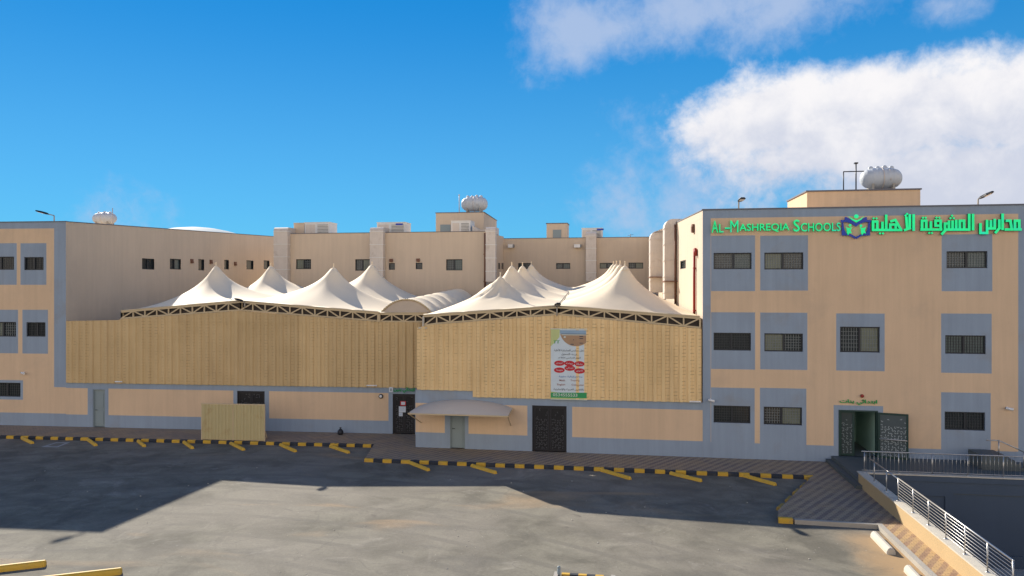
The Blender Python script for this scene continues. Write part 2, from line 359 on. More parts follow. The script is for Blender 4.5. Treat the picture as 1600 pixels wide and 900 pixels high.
# ------------------------------------------------------------------ wall with openings and painted fields
def field_wall(mb, pl, u0, u1, z0, z1, openings, fields, base=0, w=0.0, reveal=.18, rev_mat=1):
    us = sorted(set([u0, u1] + [min(max(v, u0), u1) for r in openings+[f[0] for f in fields] for v in r[:2]]))
    zs = sorted(set([z0, z1] + [min(max(v, z0), z1) for r in openings+[f[0] for f in fields] for v in r[2:4]]))
    us = [a for i, a in enumerate(us) if i == 0 or a-us[i-1] > 1e-4]; zs = [a for i, a in enumerate(zs) if i == 0 or a-zs[i-1] > 1e-4]
    def inside(r, a, b): return r[0] <= a <= r[1] and r[2] <= b <= r[3]
    for a, b in zip(us[:-1], us[1:]):
        for c, d in zip(zs[:-1], zs[1:]):
            mu, mz = (a+b)/2, (c+d)/2
            if any(inside(r, mu, mz) for r in openings): continue
            m = base
            for r, mm in fields:
                if inside(r, mu, mz): m = mm
            mb.face([pl.P(a, w, c), pl.P(b, w, c), pl.P(b, w, d), pl.P(a, w, d)], m)
    for a, b, c, d in openings:
        for q in (((a, c), (b, c)), ((b, c), (b, d)), ((b, d), (a, d)), ((a, d), (a, c))):
            (p, r), (s, t) = q
            mb.face([pl.P(p, w, r), pl.P(s, w, t), pl.P(s, w-reveal, t), pl.P(p, w-reveal, r)], rev_mat)
def prect(pl, x0, x1, y0, y1):      # photo rectangle to (u0,u1,z0,z1) on the plane, heights taken at its middle
    xm = (x0+x1)/2; ua = pl.hit(x0)[0]; ub = pl.hit(x1)[0]
    z1 = pl.hit(xm, y0)[1]; z0 = pl.hit(xm, y1)[1]
    return (min(ua, ub), max(ua, ub), z0, z1)

def window(parent, pl, r, style=0, w=-.10, grid=None, nsash=2):
    a, b, c, d = r; t = .055
    f = MB()
    f.box(pl, a, b, w-.06, w+.03, c, c+t); f.box(pl, a, b, w-.06, w+.03, d-t, d)
    f.box(pl, a, a+t, w-.06, w+.028, c+t, d-t); f.box(pl, b-t, b, w-.06, w+.028, c+t, d-t)
    if nsash == 2:
        mid = (a+b)/2 + random.uniform(-.05, .05); f.box(pl, mid-.045, mid+.045, w-.06, w+.024, c+t, d-t)
    fo = f.build('window', M['frame'], parent)
    p = MB(); wi = w-.045
    k = random.random()
    if nsash == 2:
        pats = [(0, 0), (0, 1), (1, 0), (2, 0), (0, 2), (1, 1)]
        m1, m2 = pats[(style) % 6]
        p.face([pl.P(a+t, wi, c+t), pl.P(mid, wi, c+t), pl.P(mid, wi, d-t), pl.P(a+t, wi, d-t)], m1)
        p.face([pl.P(mid, wi, c+t), pl.P(b-t, wi, c+t), pl.P(b-t, wi, d-t), pl.P(mid, wi, d-t)], m2)
    else:
        p.face([pl.P(a+t, wi, c+t), pl.P(b-t, wi, c+t), pl.P(b-t, wi, d-t), pl.P(a+t, wi, d-t)], style % 3)
    p.build('pane', [M['glass'], M['curtain'], M['glasslit']], fo, recalc=False)
    if grid:
        g = MB(); nx, nz = grid
        for i in range(1, nx):
            u = a+t+(b-a-2*t)*i/nx; g.box(pl, u-.011, u+.011, w-.030, w-.012, c+t, d-t)
        for i in range(1, nz):
            z = c+t+(d-c-2*t)*i/nz; g.box(pl, a+t, b-t, w-.040, w-.031, z-.011, z+.011)
        g.build('grille', M['grillep'] if style % 6 in (1, 2, 3, 4) else M['grille'], fo)
    return fo

# ------------------------------------------------------------------ main planes
PR = Plane((-11.24, 37.5), (18.6, 37.5))                     # right bay and right wing front
PL = Plane((-38.0, 39.49), (-12.9, 40.76))                   # left wing and left bay front
SRb = Plane((0, 64), (1, 64))
_u = SRb.hit(1015)[0]
SR = Plane((_u, 64), (3.46, 37.5))                           # right wing flank facing left (u grows towards the viewer)
CL = PL.P(PL.hit(103)[0], 0, 0)                              # corner of the left wing
SL = Plane((CL.x, CL.y), (CL.x, 67.0))                       # left wing flank facing right
PM = Plane((-27.1, 58), (-11.6, 58))                         # middle block front
PB = Plane((-11.1, 64), (3, 64))                             # rear block front
WK = .15

# ------------------------------------------------------------------ ground, pavements, kerbs
def rects_with_hole(x0, x1, y0, y1, hole):
    hx0, hx1, hy0, hy1 = hole; out = []
    for a, b in ((x0, hx0), (hx0, hx1), (hx1, x1)):
        for c, d in ((y0, hy0), (hy0, hy1), (hy1, y1)):
            if (a, c) == (hx0, hy0): continue
            out.append((a, b, c, d))
    return out
g = MB()
for a, b, c, d in rects_with_hole(-2500, 2500, -2500, 2500, (9.6, 30, 6, 33.15)): g.face([(a, c, 0), (b, c, 0), (b, d, 0), (a, d, 0)])
tag(g.build('ground', M['ground'], org=(0, 0, 0)), kind='structure')
y = MB(); y.face([(9.0, 5, -3), (31, 5, -3), (31, 34, -3), (9.0, 34, -3)])
tag(y.build('yard_floor', M['concrete'], org=(9, 5, -3)), kind='structure')
kl = lambda x: 37.8 + .0506*(x+13.6)
pv = MB()
pv.slab([(-60, kl(-60)), (-13.6, kl(-13.6)), (-12.9, 34.62), (7.95, 34.62), (5.42, 29.0), (5.24, 28.05), (8.7, 27.9), (8.7, 6), (9.45, 6), (9.45, 33.0), (9.45, 42.5), (-60, 42.5)], -.05, WK)
tag(pv.build('pavement', [M['paver']], org=(0, 30, 0)), kind='structure')
def kerb(p0, p1, block, off, name, m0=0, h=.165, skip=(), my='kyellow'):
    pl = Plane(p0, p1); mb = MB(); u = 0; i = off
    while u < pl.L-.02:
        e = min(u+block, pl.L); g_ = .006
        if i not in skip:
            j = random.uniform(-.008, .008); jm = random.uniform(-.006, .006)
            a, b = u+g_, e-g_
            prof = [(0, -.03), (0.165, -.03), (.165, h-.035), (.14, h-.006), (.11, h), (0, h)]
            # extrude profile along u
            P = [[pl.P(q, ww-.02+j, zz+jm) for ww, zz in prof] for q in (a, b)]
            n = len(prof)
            for k in range(n):
                k2 = (k+1) % n; mb.face([P[0][k], P[0][k2], P[1][k2], P[1][k]], i % 2)
            mb.face(P[0], i % 2); mb.face(P[1][::-1], i % 2)
        u = e; i += 1
    return tag(mb.build(name, [M[my], M['kblack']]), kind='structure')
kerb((-60, kl(-60)), (-13.6, kl(-13.6)), .45, 0, 'kerb')
kerb((-12.9, 34.62), (7.95, 34.62), .465, 0, 'kerb')
kerb((5.24, 28.05), (5.75, 28.03), .5, 0, 'kerb', h=.19)
kc = MB()
kp = Plane((5.8, 28.03), (8.7, 27.9)); kc.box(kp, 0, kp.L, -.02, .14, -.03, .16)
kp2 = Plane((8.7, 27.9), (8.7, 6)); kp2 = Plane((8.7, 6), (8.7, 27.9))
kc.bx(8.56, 8.74, 6, 27.95, -.03, .165)
tag(kc.build('kerb', M['concrete']), kind='structure')
# broken yellow stones up the slanting edge of the pavement
kerb((7.95, 34.5), (5.42, 29.1), .62, 0, 'kerb', h=.14, skip=(1, 3, 5, 7, 9), my='kyold')

# entry platform and its two steps
ep = MB(); ep.bx(9.46, 26, 33.2, 37.5, -.05, .45); ep.bx(9.20, 9.46, 32.6, 37.49, .0, .30)
tag(ep.build('entry_platform', M['darktile']), kind='structure')
# sunken yard walls
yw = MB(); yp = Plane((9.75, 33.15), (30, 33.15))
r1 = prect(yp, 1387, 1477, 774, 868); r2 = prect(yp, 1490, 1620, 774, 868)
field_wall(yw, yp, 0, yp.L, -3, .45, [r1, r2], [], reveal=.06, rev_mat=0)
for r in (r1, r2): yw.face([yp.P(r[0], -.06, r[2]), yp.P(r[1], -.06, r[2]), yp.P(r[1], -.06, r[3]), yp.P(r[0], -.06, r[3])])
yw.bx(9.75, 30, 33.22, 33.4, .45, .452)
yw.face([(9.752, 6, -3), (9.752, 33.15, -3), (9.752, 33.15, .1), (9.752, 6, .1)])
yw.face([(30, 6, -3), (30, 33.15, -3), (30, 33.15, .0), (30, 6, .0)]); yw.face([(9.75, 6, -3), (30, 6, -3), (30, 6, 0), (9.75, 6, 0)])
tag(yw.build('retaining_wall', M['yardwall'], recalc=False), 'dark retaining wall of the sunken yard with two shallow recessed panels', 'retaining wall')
pp = thing('parapet_wall', 'low sand coloured parapet wall with pale coping beside the paved strip', 'parapet', (9.6, 20, 0))
q = MB(); q.bx(9.45, 9.75, 6, 33.15, .0, .68); q.build('wall', M['parapet'], pp); q = MB(); q.bx(9.75, 26, 33.1, 33.35, .452, .68); q.build('wall', M['yardwall'], pp)  # far run is the same parapet, its shade put into the dark colour
q = MB(); q.bx(9.43, 9.78, 6, 33.07, .68, .73); q.bx(9.45, 26, 33.07, 33.37, .681, .725); q.build('coping', M['stopwhite'], pp)

# ------------------------------------------------------------------ right wing
ZR = PR.hit(1098, 328)[1]; ZRb = PR.hit(1590, 321)[1]
rw = thing('school_wing', 'cream three storey school wing with blue grey window panels at the right', 'school building', (10, 40, 0))
uL = PR.hit(1098)[0]; uR = PR.hit(1609)[0]
wins = [(1115, 1174.4, 395, 420.6), (1194.4, 1255.3, 394.5, 421), (1479, 1543, 392.5, 419),
        (1115, 1173.4, 520, 547.6), (1194.4, 1254.6, 521, 549.4), (1312.6, 1374.8, 510.6, 550.6), (1477, 1540.4, 524, 553),
        (1115, 1172.5, 634, 661), (1193.4, 1253.3, 636, 664), (1476, 1539.4, 643.7, 672.4)]
pans = [(1111, 1179.8, 368, 454.8), (1187.8, 1262.5, 368, 454), (1471.3, 1550.5, 366, 455),
        (1111, 1179.8, 488, 577), (1187.8, 1261.5, 488.5, 577.6), (1306.5, 1382.3, 489.8, 579.5), (1470.5, 1549.5, 490, 583),
        (1111, 1179.2, 606, 700), (1187.4, 1260, 606.6, 700), (1470.5, 1548, 613.6, 710)]
wr = [prect(PR, *q) for q in wins]; door_r = list(prect(PR, 1310.4, 1371.6, 641, 719)); door_r[2] = .45
ztopc = PR.hit(1110, 341)[1]
zbase = PR.hit(1300, 696.5)[1]
fields = [((uL, uR, ztopc, 20), 1), ((uL, PR.hit(1110.5)[0], 0, 20), 1), ((PR.hit(1591)[0], uR, 0, 20), 1), ((uL, uR, 0, zbase), 1),
          (prect(PR, 1302.6, 1380, 633.7, 760), 1)]
fields += [(prect(PR, *q), 1) for q in pans]
mb = MB(); ZT = (ZR+ZRb)/2
field_wall(mb, PR, uL, uR, 0, ZT, wr+[tuple(door_r)], fields, reveal=.2)
# flank facing left, back, right, roof
zb = EYE + 79*65/F
A = SR.P(0, 0, 0); B = PR.P(uL, 0, 0); C_ = PR.P(uR, 0, 0)
flw = [(1063, 1071.5, 407, 420), (1049.5, 1052.5, 408.5, 420.5)]
ub, ua = SR.hit(1098)[0], SR.hit(1015)[0]
UB = SR.L
def zf(u, z): return z
# flank built as strips so that its top rises slightly to the rear
flr = [prect(SR, *q) for q in flw]
cut = sorted(set([0, UB]+[v for r in flr for v in r[:2]]))
for a, b in zip(cut[:-1], cut[1:]):
    rs = [r for r in flr if r[0] <= (a+b)/2 <= r[1]]
    za, zb_ = zb+(ZT-zb)*a/UB, zb+(ZT-zb)*b/UB
    if not rs: mb.face([SR.P(a, 0, 0), SR.P(b, 0, 0), SR.P(b, 0, zb_), SR.P(a, 0, za)], 2)
    else:
        r = rs[0]
        mb.face([SR.P(a, 0, 0), SR.P(b, 0, 0), SR.P(b, 0, r[2]), SR.P(a, 0, r[2])], 2)
        mb.face([SR.P(a, 0, r[3]), SR.P(b, 0, r[3]), SR.P(b, 0, zb_), SR.P(a, 0, za)], 2)
mb.face([(C_.x, 37.5, 0), (C_.x, 64, 0), (C_.x, 64, zb), (C_.x, 37.5, ZT)], 0)
mb.face([(A.x, 64, 0), (C_.x, 64, 0), (C_.x, 64, zb), (A.x, 64, zb)], 0)
mb.face([(B.x, 37.5, ZT-.4), (C_.x, 37.5, ZT-.4), (C_.x, 64, zb-.4), (A.x, 64, zb-.4)], 0)
mb.build('wall', [M['cream'], M['grey'], M['creamL']], rw, recalc=False)
cp = MB(); cp.box(PR, uL-.04, uR+.04, -.22, .04, ZT, ZT+.06); cp.build('coping', M['coping'], rw)
cp = MB()
a0 = SR.P(0, 0, zb); b0 = SR.P(UB, 0, ZT)
cp.hexa([SR.P(0, .03, zb), SR.P(UB-.3, .03, ZT), SR.P(UB-.3, -.22, ZT), SR.P(0, -.22, zb), SR.P(0, .03, zb+.05), SR.P(UB-.3, .03, ZT+.05), SR.P(UB-.3, -.22, ZT+.05), SR.P(0, -.22, zb+.05)])
cp.build('coping', M['coping'], rw)
sty = [1, 3, 1, 0, 3, 4, 5, 0, 4, 0]
for r, s in zip(wr, sty): window(rw, PR, r, s, grid=(14, 6))
for r in flr: window(rw, SR, r, 0, grid=(3, 4), nsash=1, w=-.06)
# ground floor doorway: jambs, dark lobby, closed leaf and open leaf
a, b, c, d = door_r
df = MB(); t = .07
df.box(PR, a, a+t, -.2, .03, c, d); df.box(PR, b-t, b, -.2, .03, c, d); df.box(PR, a+t, b-t, -.2, .03, d-t, d)
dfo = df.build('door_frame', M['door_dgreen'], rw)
rm = MB()
rm.face([PR.P(a, -3.5, c), PR.P(b, -3.5, c), PR.P(b, -3.5, d+.3), PR.P(a, -3.5, d+.3)], 0)
rm.face([PR.P(a, -.2, c), PR.P(a, -3.5, c), PR.P(a, -3.5, d+.3), PR.P(a, -.2, d+.3)], 0); rm.face([PR.P(b, -.2, c), PR.P(b, -3.5, c), PR.P(b, -3.5, d+.3), PR.P(b, -.2, d+.3)], 0)
rm.face([PR.P(a, 0, c), PR.P(b, 0, c), PR.P(b, -3.5, c), PR.P(a, -3.5, c)], 1); rm.face([PR.P(a, -.2, d+.3), PR.P(b, -.2, d+.3), PR.P(b, -3.5, d+.3), PR.P(a, -3.5, d+.3)], 0)
rm.box(PR, a+.95, a+1.02, -3.4, -3.3, c+.0, d, 2); rm.box(PR, a+.7, a+.85, -1.6, -1.5, d-.9, d-.45, 2)
rm.build('lobby', [M['room'], M['roomfloor'], M['frame']], rw, recalc=False)

def scroll_leaf(parent, pl, u0, u1, w, z0, z1, name='door_leaf', pat=M['gate_pat'], back=M['gate_back'], fr=M['door_black'], bar=False, seed=1):
    f = MB(); t = .09
    f.box(pl, u0, u1, w-.025, w+.025, z0, z0+t); f.box(pl, u0, u1, w-.025, w+.025, z1-t, z1)
    f.box(pl, u0, u0+t, w-.025, w+.025, z0+t, z1-t); f.box(pl, u1-t, u1, w-.025, w+.025, z0+t, z1-t)
    fo = f.build(name, fr, parent)
    b = MB(); b.box(pl, u0+t, u1-t, w-.010, w+.004, z0+t, z1-t); b.build('backing', back, fo)
    rnd = random.Random(seed); p = MB()
    # curling leaf ornament: many short bent strokes
    nx = max(2, int((u1-u0-2*t)/.125)); nz = int((z1-z0-2*t)/.125)
    for i in range(nx):
        for j in range(nz):
            if (j > nz*.72) and rnd.random() < .8: continue
            cu = u0+t+(i+.5)*(u1-u0-2*t)/nx + rnd.uniform(-.02, .02); cz = z0+t+(j+.5)*(z1-z0-2*t)/nz
            an = rnd.uniform(0, 3.14) ; le = rnd.uniform(.05, .085)
            pts = []
            for k in range(4):
                a_ = an + (k-1.5)*.55*(1 if (i+j) % 2 else -1)
                pts.append((cu+math.cos(a_)*le*(k-1.5)*.6+math.sin(a_)*.02, cz+math.sin(a_)*le*(k-1.5)*.6+math.cos(a_)*.02))
            for (x0, y0), (x1, y1) in zip(pts[:-1], pts[1:]):
                dx, dy = x1-x0, y1-y0; L = math.hypot(dx, dy) or 1; ox, oy = -dy/L*.012, dx/L*.012
                p.prism(pl, [(x0-ox, y0-oy), (x1-ox, y1-oy), (x1+ox, y1+oy), (x0+ox, y0+oy)], w+.005, w+.018)
    p.build('ornament', pat, fo)
    if bar:
        h = MB(); zc = z0+(z1-z0)*.42; h.tube(pl.P(u0+.05, w+.09, zc+.02), pl.P(u1-.05, w+.09, zc), .028); h.tube(pl.P(u0+.07, w, zc), pl.P(u0+.07, w+.09, zc), .02); h.tube(pl.P(u1-.07, w, zc), pl.P(u1-.07, w+.09, zc), .02)
        h.build('push_bar', M['stainless'], fo)
    return fo
mleaf = a+(b-a)*.42
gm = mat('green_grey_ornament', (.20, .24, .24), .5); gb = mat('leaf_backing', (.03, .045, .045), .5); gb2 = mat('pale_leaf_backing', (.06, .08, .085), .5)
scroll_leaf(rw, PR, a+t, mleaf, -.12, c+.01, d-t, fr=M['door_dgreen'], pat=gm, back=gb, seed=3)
hp = PR.P(b, .02, 0); oa = R_(-16)
OL = Plane((hp.x, hp.y), (hp.x+math.cos(oa), hp.y+math.sin(oa)))
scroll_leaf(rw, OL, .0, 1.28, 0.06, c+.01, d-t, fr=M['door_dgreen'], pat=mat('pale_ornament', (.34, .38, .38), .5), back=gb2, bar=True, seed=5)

# roof room on the right wing, tank, pipes, lamps
st = thing('stair_tower', 'cream stair room on the roof of the right wing carrying the big tank', 'roof structure', (9.5, 43, ZT-.5))
TP = Plane((0, 41.5), (1, 41.5)); ta, tb = TP.hit(1261)[0], TP.hit(1438)[0]; ttop = TP.hit(1350, 298)[1]; 
bl = Plane((0, 46), (1, 46)).hit(1241)[0]
q = MB(); q.slab([(ta, 41.5), (tb, 41.5), (tb, 46), (ta-.1, 46)], ZT-.5, ttop); q.build('wall', M['cream'], st)
q = MB(); q.slab([(ta-.06, 41.44), (tb+.06, 41.44), (tb+.06, 46.05), (ta-.16, 46.05)], ttop, ttop+.07); q.build('coping', M['coping'], st)

def tank(px0, px1, ytop, ybot, pl, label, group=None, lids=3, seed=0):
    a, b = pl.hit(px0)[0], pl.hit(px1)[0]; cx = (a+b)/2; z1 = pl.hit((px0+px1)/2, ytop)[1]; z0 = pl.hit((px0+px1)/2, ybot)[1]
    hh = (z1-z0)*.92; r = hh/2*.96; cz = z0+.08+r; L = (b-a)/2; yy = pl.o.y
    o = thing('water_tank', label, 'water tank', (cx, yy, z0), group)
    prof = []; n = 48
    for i in range(n+1):
        x = -L + 2*L*i/n; e = max(0.0, 1-abs(x/L)**3.0)**.42
        rib = 1+.022*(1 if (i % 6) in (0, 1) else -.3)
        prof.append((max(.001, r*e*rib), x))
    q = MB(); q.lathe((cx, yy, cz), prof, axis='X', n=32); q.build('tank_body', M['whitetank'], o)
    q = MB()
    q.lathe((cx, yy, cz), [(r*1.015, -.03), (r*1.04, -.03), (r*1.04, .03), (r*1.015, .03)], axis='X', n=32)
    q.build('band', M['duct'], o)
    rnd = random.Random(seed)
    for i in range(lids):
        x = cx + L*(-.5+ i*1.0/(max(1, lids-1))) if lids > 1 else cx
        q = MB(); rr_ = r*.22; zz = cz+r*(.86 if i != lids//2 else .93)
        q.lathe((x, yy, zz), [(rr_, -.12), (rr_, r*.16), (rr_*.8, r*.24), (rr_*.3, r*.30), (0.001, r*.31)], n=14); q.build('lid', M['whitetank'], o)
    for s in (-.5, .5): q = MB(); q.bx(cx+L*s-.06, cx+L*s+.06, yy-r*.8, yy+r*.8, z0, z0+.08+r*.45); q.build('saddle', M['concrete'], o)
    q = MB(); q.path([(cx+L*.3, yy-r*1.02, cz-r*.3), (cx+L*.3, yy-r*.75, cz+r*.7), (cx+L*.2, yy, cz+r*1.05)], .025)
    q.build('pipe', M['duct'], o)
    return o
tank(1344, 1409, 260, 298, Plane((0, 43.5), (1, 43.5)), 'large pale ribbed water tank on the stair room of the right wing', lids=4, seed=1)
vp = Plane((0, 43), (1, 43)); ztt = ttop+.07
q = MB(); x1 = vp.hit(1318)[0]; x2 = vp.hit(1337.5)[0]; x3 = vp.hit(1350)[0]; zz = vp.hit(1330, 268)[1]; z2 = vp.hit(1337, 256)[1]
q.path([(x1, 43, ztt), (x1, 43, zz), (x3, 43, zz)], .03); q.tube((x2, 43, ztt), (x2, 43, z2), .035); q.bx(x2-.09, x2+.09, 42.9, 43.1, z2, z2+.07)
tag(q.build('vent_pipe', M['frame']), 'thin dark pipe frame standing left of the large tank on the right wing', 'pipe')

def flood(px, py_base, py_top, pl, head, label, w=-.1, group='area lamps', arm=None, hl=.55):
    u = pl.hit(px)[0]; zb2 = pl.hit(px, py_base)[1]; zt = pl.hit(px, py_top)[1]
    b = pl.P(u, w, zb2); o = thing('area_lamp', label, 'lamp', tuple(b), group)
    q = MB(); top = pl.P(u, w, zt); q.tube(b, top, .035)
    hu0, hz0 = pl.hit(head[0], head[1]); hu1, hz1 = pl.hit(head[2], head[3])
    hw0, hw1 = w+head[4], w+head[5]
    h0 = pl.P(hu0, hw0, hz0); h1 = pl.P(hu1, hw1, hz1)
    q.tube(top, h0, .03); q.build('pole', M['concrete'] , o)
    dv = (h1-h0); L = dv.length; dv.normalize(); side = dv.cross(Vector((0, 0, 1))).normalized(); up = side.cross(dv).normalized()
    q = MB()
    ring = []
    for (f_, wd, th) in ((0, .05, .04), (.15, .11, .07), (.55, .17, .07), (.9, .15, .05), (1, .08, .03)):
        cpt = h0+dv*(L*f_); ring.append([cpt+side*wd-up*th*.3, cpt+side*wd*.6+up*th, cpt-side*wd*.6+up*th, cpt-side*wd-up*th*.3, cpt-side*wd*.8-up*th*.6, cpt+side*wd*.8-up*th*.6])
    for r0, r1 in zip(ring[:-1], ring[1:]):
        for k in range(6): q.face([r0[k], r0[(k+1) % 6], r1[(k+1) % 6], r1[k]])
    q.face(ring[0]); q.face(ring[-1]); q.build('lamp_head', M['black'], o)
    q = MB(); cpt = h0+dv*(L*.6)-up*.045; q.face([cpt+side*.12-dv*.15, cpt-side*.12-dv*.15, cpt-side*.12+dv*.15, cpt+side*.12+dv*.15]); q.build('lens', M['lampglass'], o)
    return o
flood(1156.5, 327, 313, PR, (1157, 313, 1161.5, 309, .0, .5), 'round dark flood lamp seen head on at the left of the right wing roof', w=-.5)
flood(1536, 322, 309, PR, (1537.5, 308.5, 1555, 298.5, .0, .35), 'dark flood lamp tilted upward on a short pole near the right end of the roof', w=-.5)
flood(79, 347, 336, PL, (74, 334.5, 61, 330, .2, .6), 'slim flood lamp on a short pole on the left wing roof', w=-.3)

# ------------------------------------------------------------------ left wing
lw = thing('school_wing', 'cream school wing with blue grey corner, its long flank facing the tents', 'school building', (CL.x, CL.y, 0))
uC = PL.hit(103)[0]; ZL = PL.hit(60, 347)[1]
wl = [(-30, 22, 401, 421.5), (37.5, 68, 401.7, 422), (-30, 25, 503, 526), (41, 71, 503.5, 526), (-30, 32, 598, 620)]
plf = [(-60, 26.2, 380, 445), (32, 72.5, 380, 445), (-60, 28.3, 484, 552), (35, 75, 484, 552.5), (-60, 36, 594, 624.5)]
wlr = [prect(PL, *q) for q in wl]
for i in (0, 2, 4):      # the ones cut by the frame: their heights read at their right end
    q = wl[i]; z1 = PL.hit(q[1]-10, q[2])[1]; z0 = PL.hit(q[1]-10, q[3])[1]; u1 = PL.hit(q[1])[0]; wlr[i] = (u1-1.75, u1, z0, z1)
pr_ = []
for i, q in enumerate(plf):
    r = list(prect(PL, *q))
    if i in (0, 2, 4): r[2] = PL.hit(q[1]-10, q[3])[1]; r[3] = PL.hit(q[1]-10, q[2])[1]; r[0] = r[1]-(2.3 if i < 4 else 2.0)
    pr_.append(tuple(r))
zc_ = PL.hit(60, 357)[1]; zbl = PL.hit(60, 645.5)[1]
ug = PL.hit(84.5)[0]; zg = PL.hit(95, 605)[1]
mb = MB()
field_wall(mb, PL, -14, uC, 0, ZL, wlr, [((-14, uC, zc_, 20), 1), ((ug, uC, zg, 20), 1), ((-14, uC, 0, zbl), 1)]+[(r, 1) for r in pr_], reveal=.2)
# flank: parapet rising to the rear
zrear = EYE + 79*72/F
flank = [(222, 241, 404, 421), (265.5, 282.5, 404.5, 421), (310, 319, 405, 422.5), (350.5, 357.5, 406, 421), (385, 396, 407, 421), (412, 421, 407, 420.5)]
fr_ = [prect(SL, *q) for q in flank]
zlo = min(r[2] for r in fr_); cut = sorted(set([0, SL.L]+[v for r in fr_ for v in r[:2]]))
for a, b in zip(cut[:-1], cut[1:]):
    za, zb_ = ZL+(zrear-ZL)*a/SL.L, ZL+(zrear-ZL)*b/SL.L; rs = [r for r in fr_ if r[0] <= (a+b)/2 <= r[1]]
    if not rs: mb.face([SL.P(a, 0, 0), SL.P(b, 0, 0), SL.P(b, 0, zb_), SL.P(a, 0, za)], 2)
    else:
        r = rs[0]; mb.face([SL.P(a, 0, 0), SL.P(b, 0, 0), SL.P(b, 0, r[2]), SL.P(a, 0, r[2])], 2); mb.face([SL.P(a, 0, r[3]), SL.P(b, 0, r[3]), SL.P(b, 0, zb_), SL.P(a, 0, za)], 2)
PW0 = PL.P(-14, 0, 0)
mb.face([(PW0.x, PW0.y, 0), (PW0.x, 67, 0), (PW0.x, 67, zrear), (PW0.x, PW0.y, ZL)], 0)
mb.face([(PW0.x, 67, 0), (CL.x, 67, 0), (CL.x, 67, zrear), (PW0.x, 67, zrear)], 0)
mb.face([(PW0.x, PW0.y, ZL-.4), (CL.x, CL.y, ZL-.4), (CL.x, 67, zrear-.4), (PW0.x, 67, zrear-.4)], 0)
mb.build('wall', [M['cream'], M['grey'], M['creamL']], lw, recalc=False)
q = MB(); q.box(PL, -14, uC+.03, -.2, .04, ZL, ZL+.05); q.build('coping', M['coping'], lw)
q = MB(); q.hexa([SL.P(.25, .03, ZL), SL.P(SL.L, .03, zrear), SL.P(SL.L, -.2, zrear), SL.P(.25, -.2, ZL), SL.P(.25, .03, ZL+.05), SL.P(SL.L, .03, zrear+.05), SL.P(SL.L, -.2, zrear+.05), SL.P(.25, -.2, ZL+.05)]); q.build('coping', M['coping'], lw)
for r, s in zip(wlr, (0, 0, 3, 0, 0)): window(lw, PL, r, s, grid=(12, 5))
for i, r in enumerate(fr_): window(lw, SL, r, 0 if i != 1 else 1, nsash=2 if i < 2 else 1, w=-.08)
for i, (px, py) in enumerate(((299, 408), (329, 409), (367, 412))):
    u, z = SL.hit(px, py); q = MB(); q.box(SL, u-.14, u+.14, .0, .10, z-.16, z+.16); q.box(SL, u-.10, u+.10, .10, .16, z-.16, z-.02); q.build('wall_light', M['brown'], lw)
tank(146, 181, 331, 352, Plane((0, 58), (1, 58)), 'weathered white water tank on the left wing roof', lids=3, seed=2)
ap = Plane((0, 58), (1, 58)); x = ap.hit(182)[0]; q = MB(); q.tube((x, 57.5, ZL-.2), (x, 57.5, ap.hit(182, 326)[1]), .035)
tag(q.build('roof_mast', M['duct']), 'thin mast right beside the tank on the left wing roof', 'mast')
dp = Plane((0, 76), (1, 76)); xa, xb = dp.hit(182)[0], dp.hit(345)[0]; zt = dp.hit(260, 348.5)[1]; zl = dp.hit(260, 372)[1]
q = MB(); n = 20
for j in range(8):
    for i in range(n):
        def pt(i, j):
            s_ = i/n*2-1; y_ = j/8*2-1
            return ((xa+xb)/2+s_*(xb-xa)/2, 82+y_*6, zl+(zt-zl)*(1-s_*s_)*(1-.5*y_*y_))
        q.face([pt(i, j), pt(i+1, j), pt(i+1, j+1), pt(i, j+1)], 0, True)
q.bx(xa, xb, 76.2, 87.8, 0, zl)
tag(q.build('hall_roof', mat('faded_grey_roof', (.26, .33, .36), .8)), 'low pale domed roof showing behind the left wing parapet', 'roof')

# ------------------------------------------------------------------ middle and rear blocks
ZM = PM.hit(600, 363.8)[1]; mu0 = PM.hit(432)[0]; mu1 = PM.hit(757)[0]
mbk = thing('school_block', 'shaded beige school block behind the left tents', 'school building', (-19, 58, 0))
mw = [(462.5, 486, 405, 420.5), (555, 579, 405, 423), (607.5, 617, 411, 421.5), (649.5, 660, 410.5, 420.7), (697, 722.5, 405, 422.5)]
mr = [prect(PM, *q) for q in mw]
mb = MB(); field_wall(mb, PM, mu0, mu1, 0, ZM, mr, [], reveal=.2, rev_mat=0)
a = PM.P(mu0, 0, 0); b = PM.P(mu1, 0, 0); b2 = PB.P(0, 0, 0)
mb.face([(b.x, 58, 0), (b2.x, 64, 0), (b2.x, 64, ZM), (b.x, 58, ZM)]); mb.face([(a.x, 58, 0), (a.x, 75, 0), (a.x, 75, ZM), (a.x, 58, ZM)])
mb.face([(a.x, 58, ZM-.4), (b.x, 58, ZM-.4), (b2.x, 64, ZM-.4), (b2.x, 75, ZM-.4), (a.x, 75, ZM-.4)])
mb.face([(a.x, 75, 0), (b2.x, 75, 0), (b2.x, 75, ZM), (a.x, 75, ZM)])
mb.build('wall', M['creamL'], mbk, recalc=False)
q = MB(); q.box(PM, mu0, mu1+.03, -.2, .03, ZM, ZM+.05); q.build('coping', M['coping'], mbk)
for i, r in enumerate(mr): window(mbk, PM, r, (3, 4, 0, 0, 1)[i], grid=(8, 5) if i in (0, 1, 4) else None, nsash=2 if i in (0, 1, 4) else 1)
for px, py in ((611.5, 407), (653.5, 406.5)):
    u, z = PM.hit(px, py); q = MB(); q.box(PM, u-.14, u+.14, 0, .12, z-.13, z+.13); q.box(PM, u-.11, u+.11, .12, .15, z-.10, z+.04); q.build('vent', M['brown'], mbk)
rbk = thing('school_block', 'shaded beige rear school block behind the right tents', 'school building', (-4, 64, 0))
ZB = PB.hit(900, 372)[1]
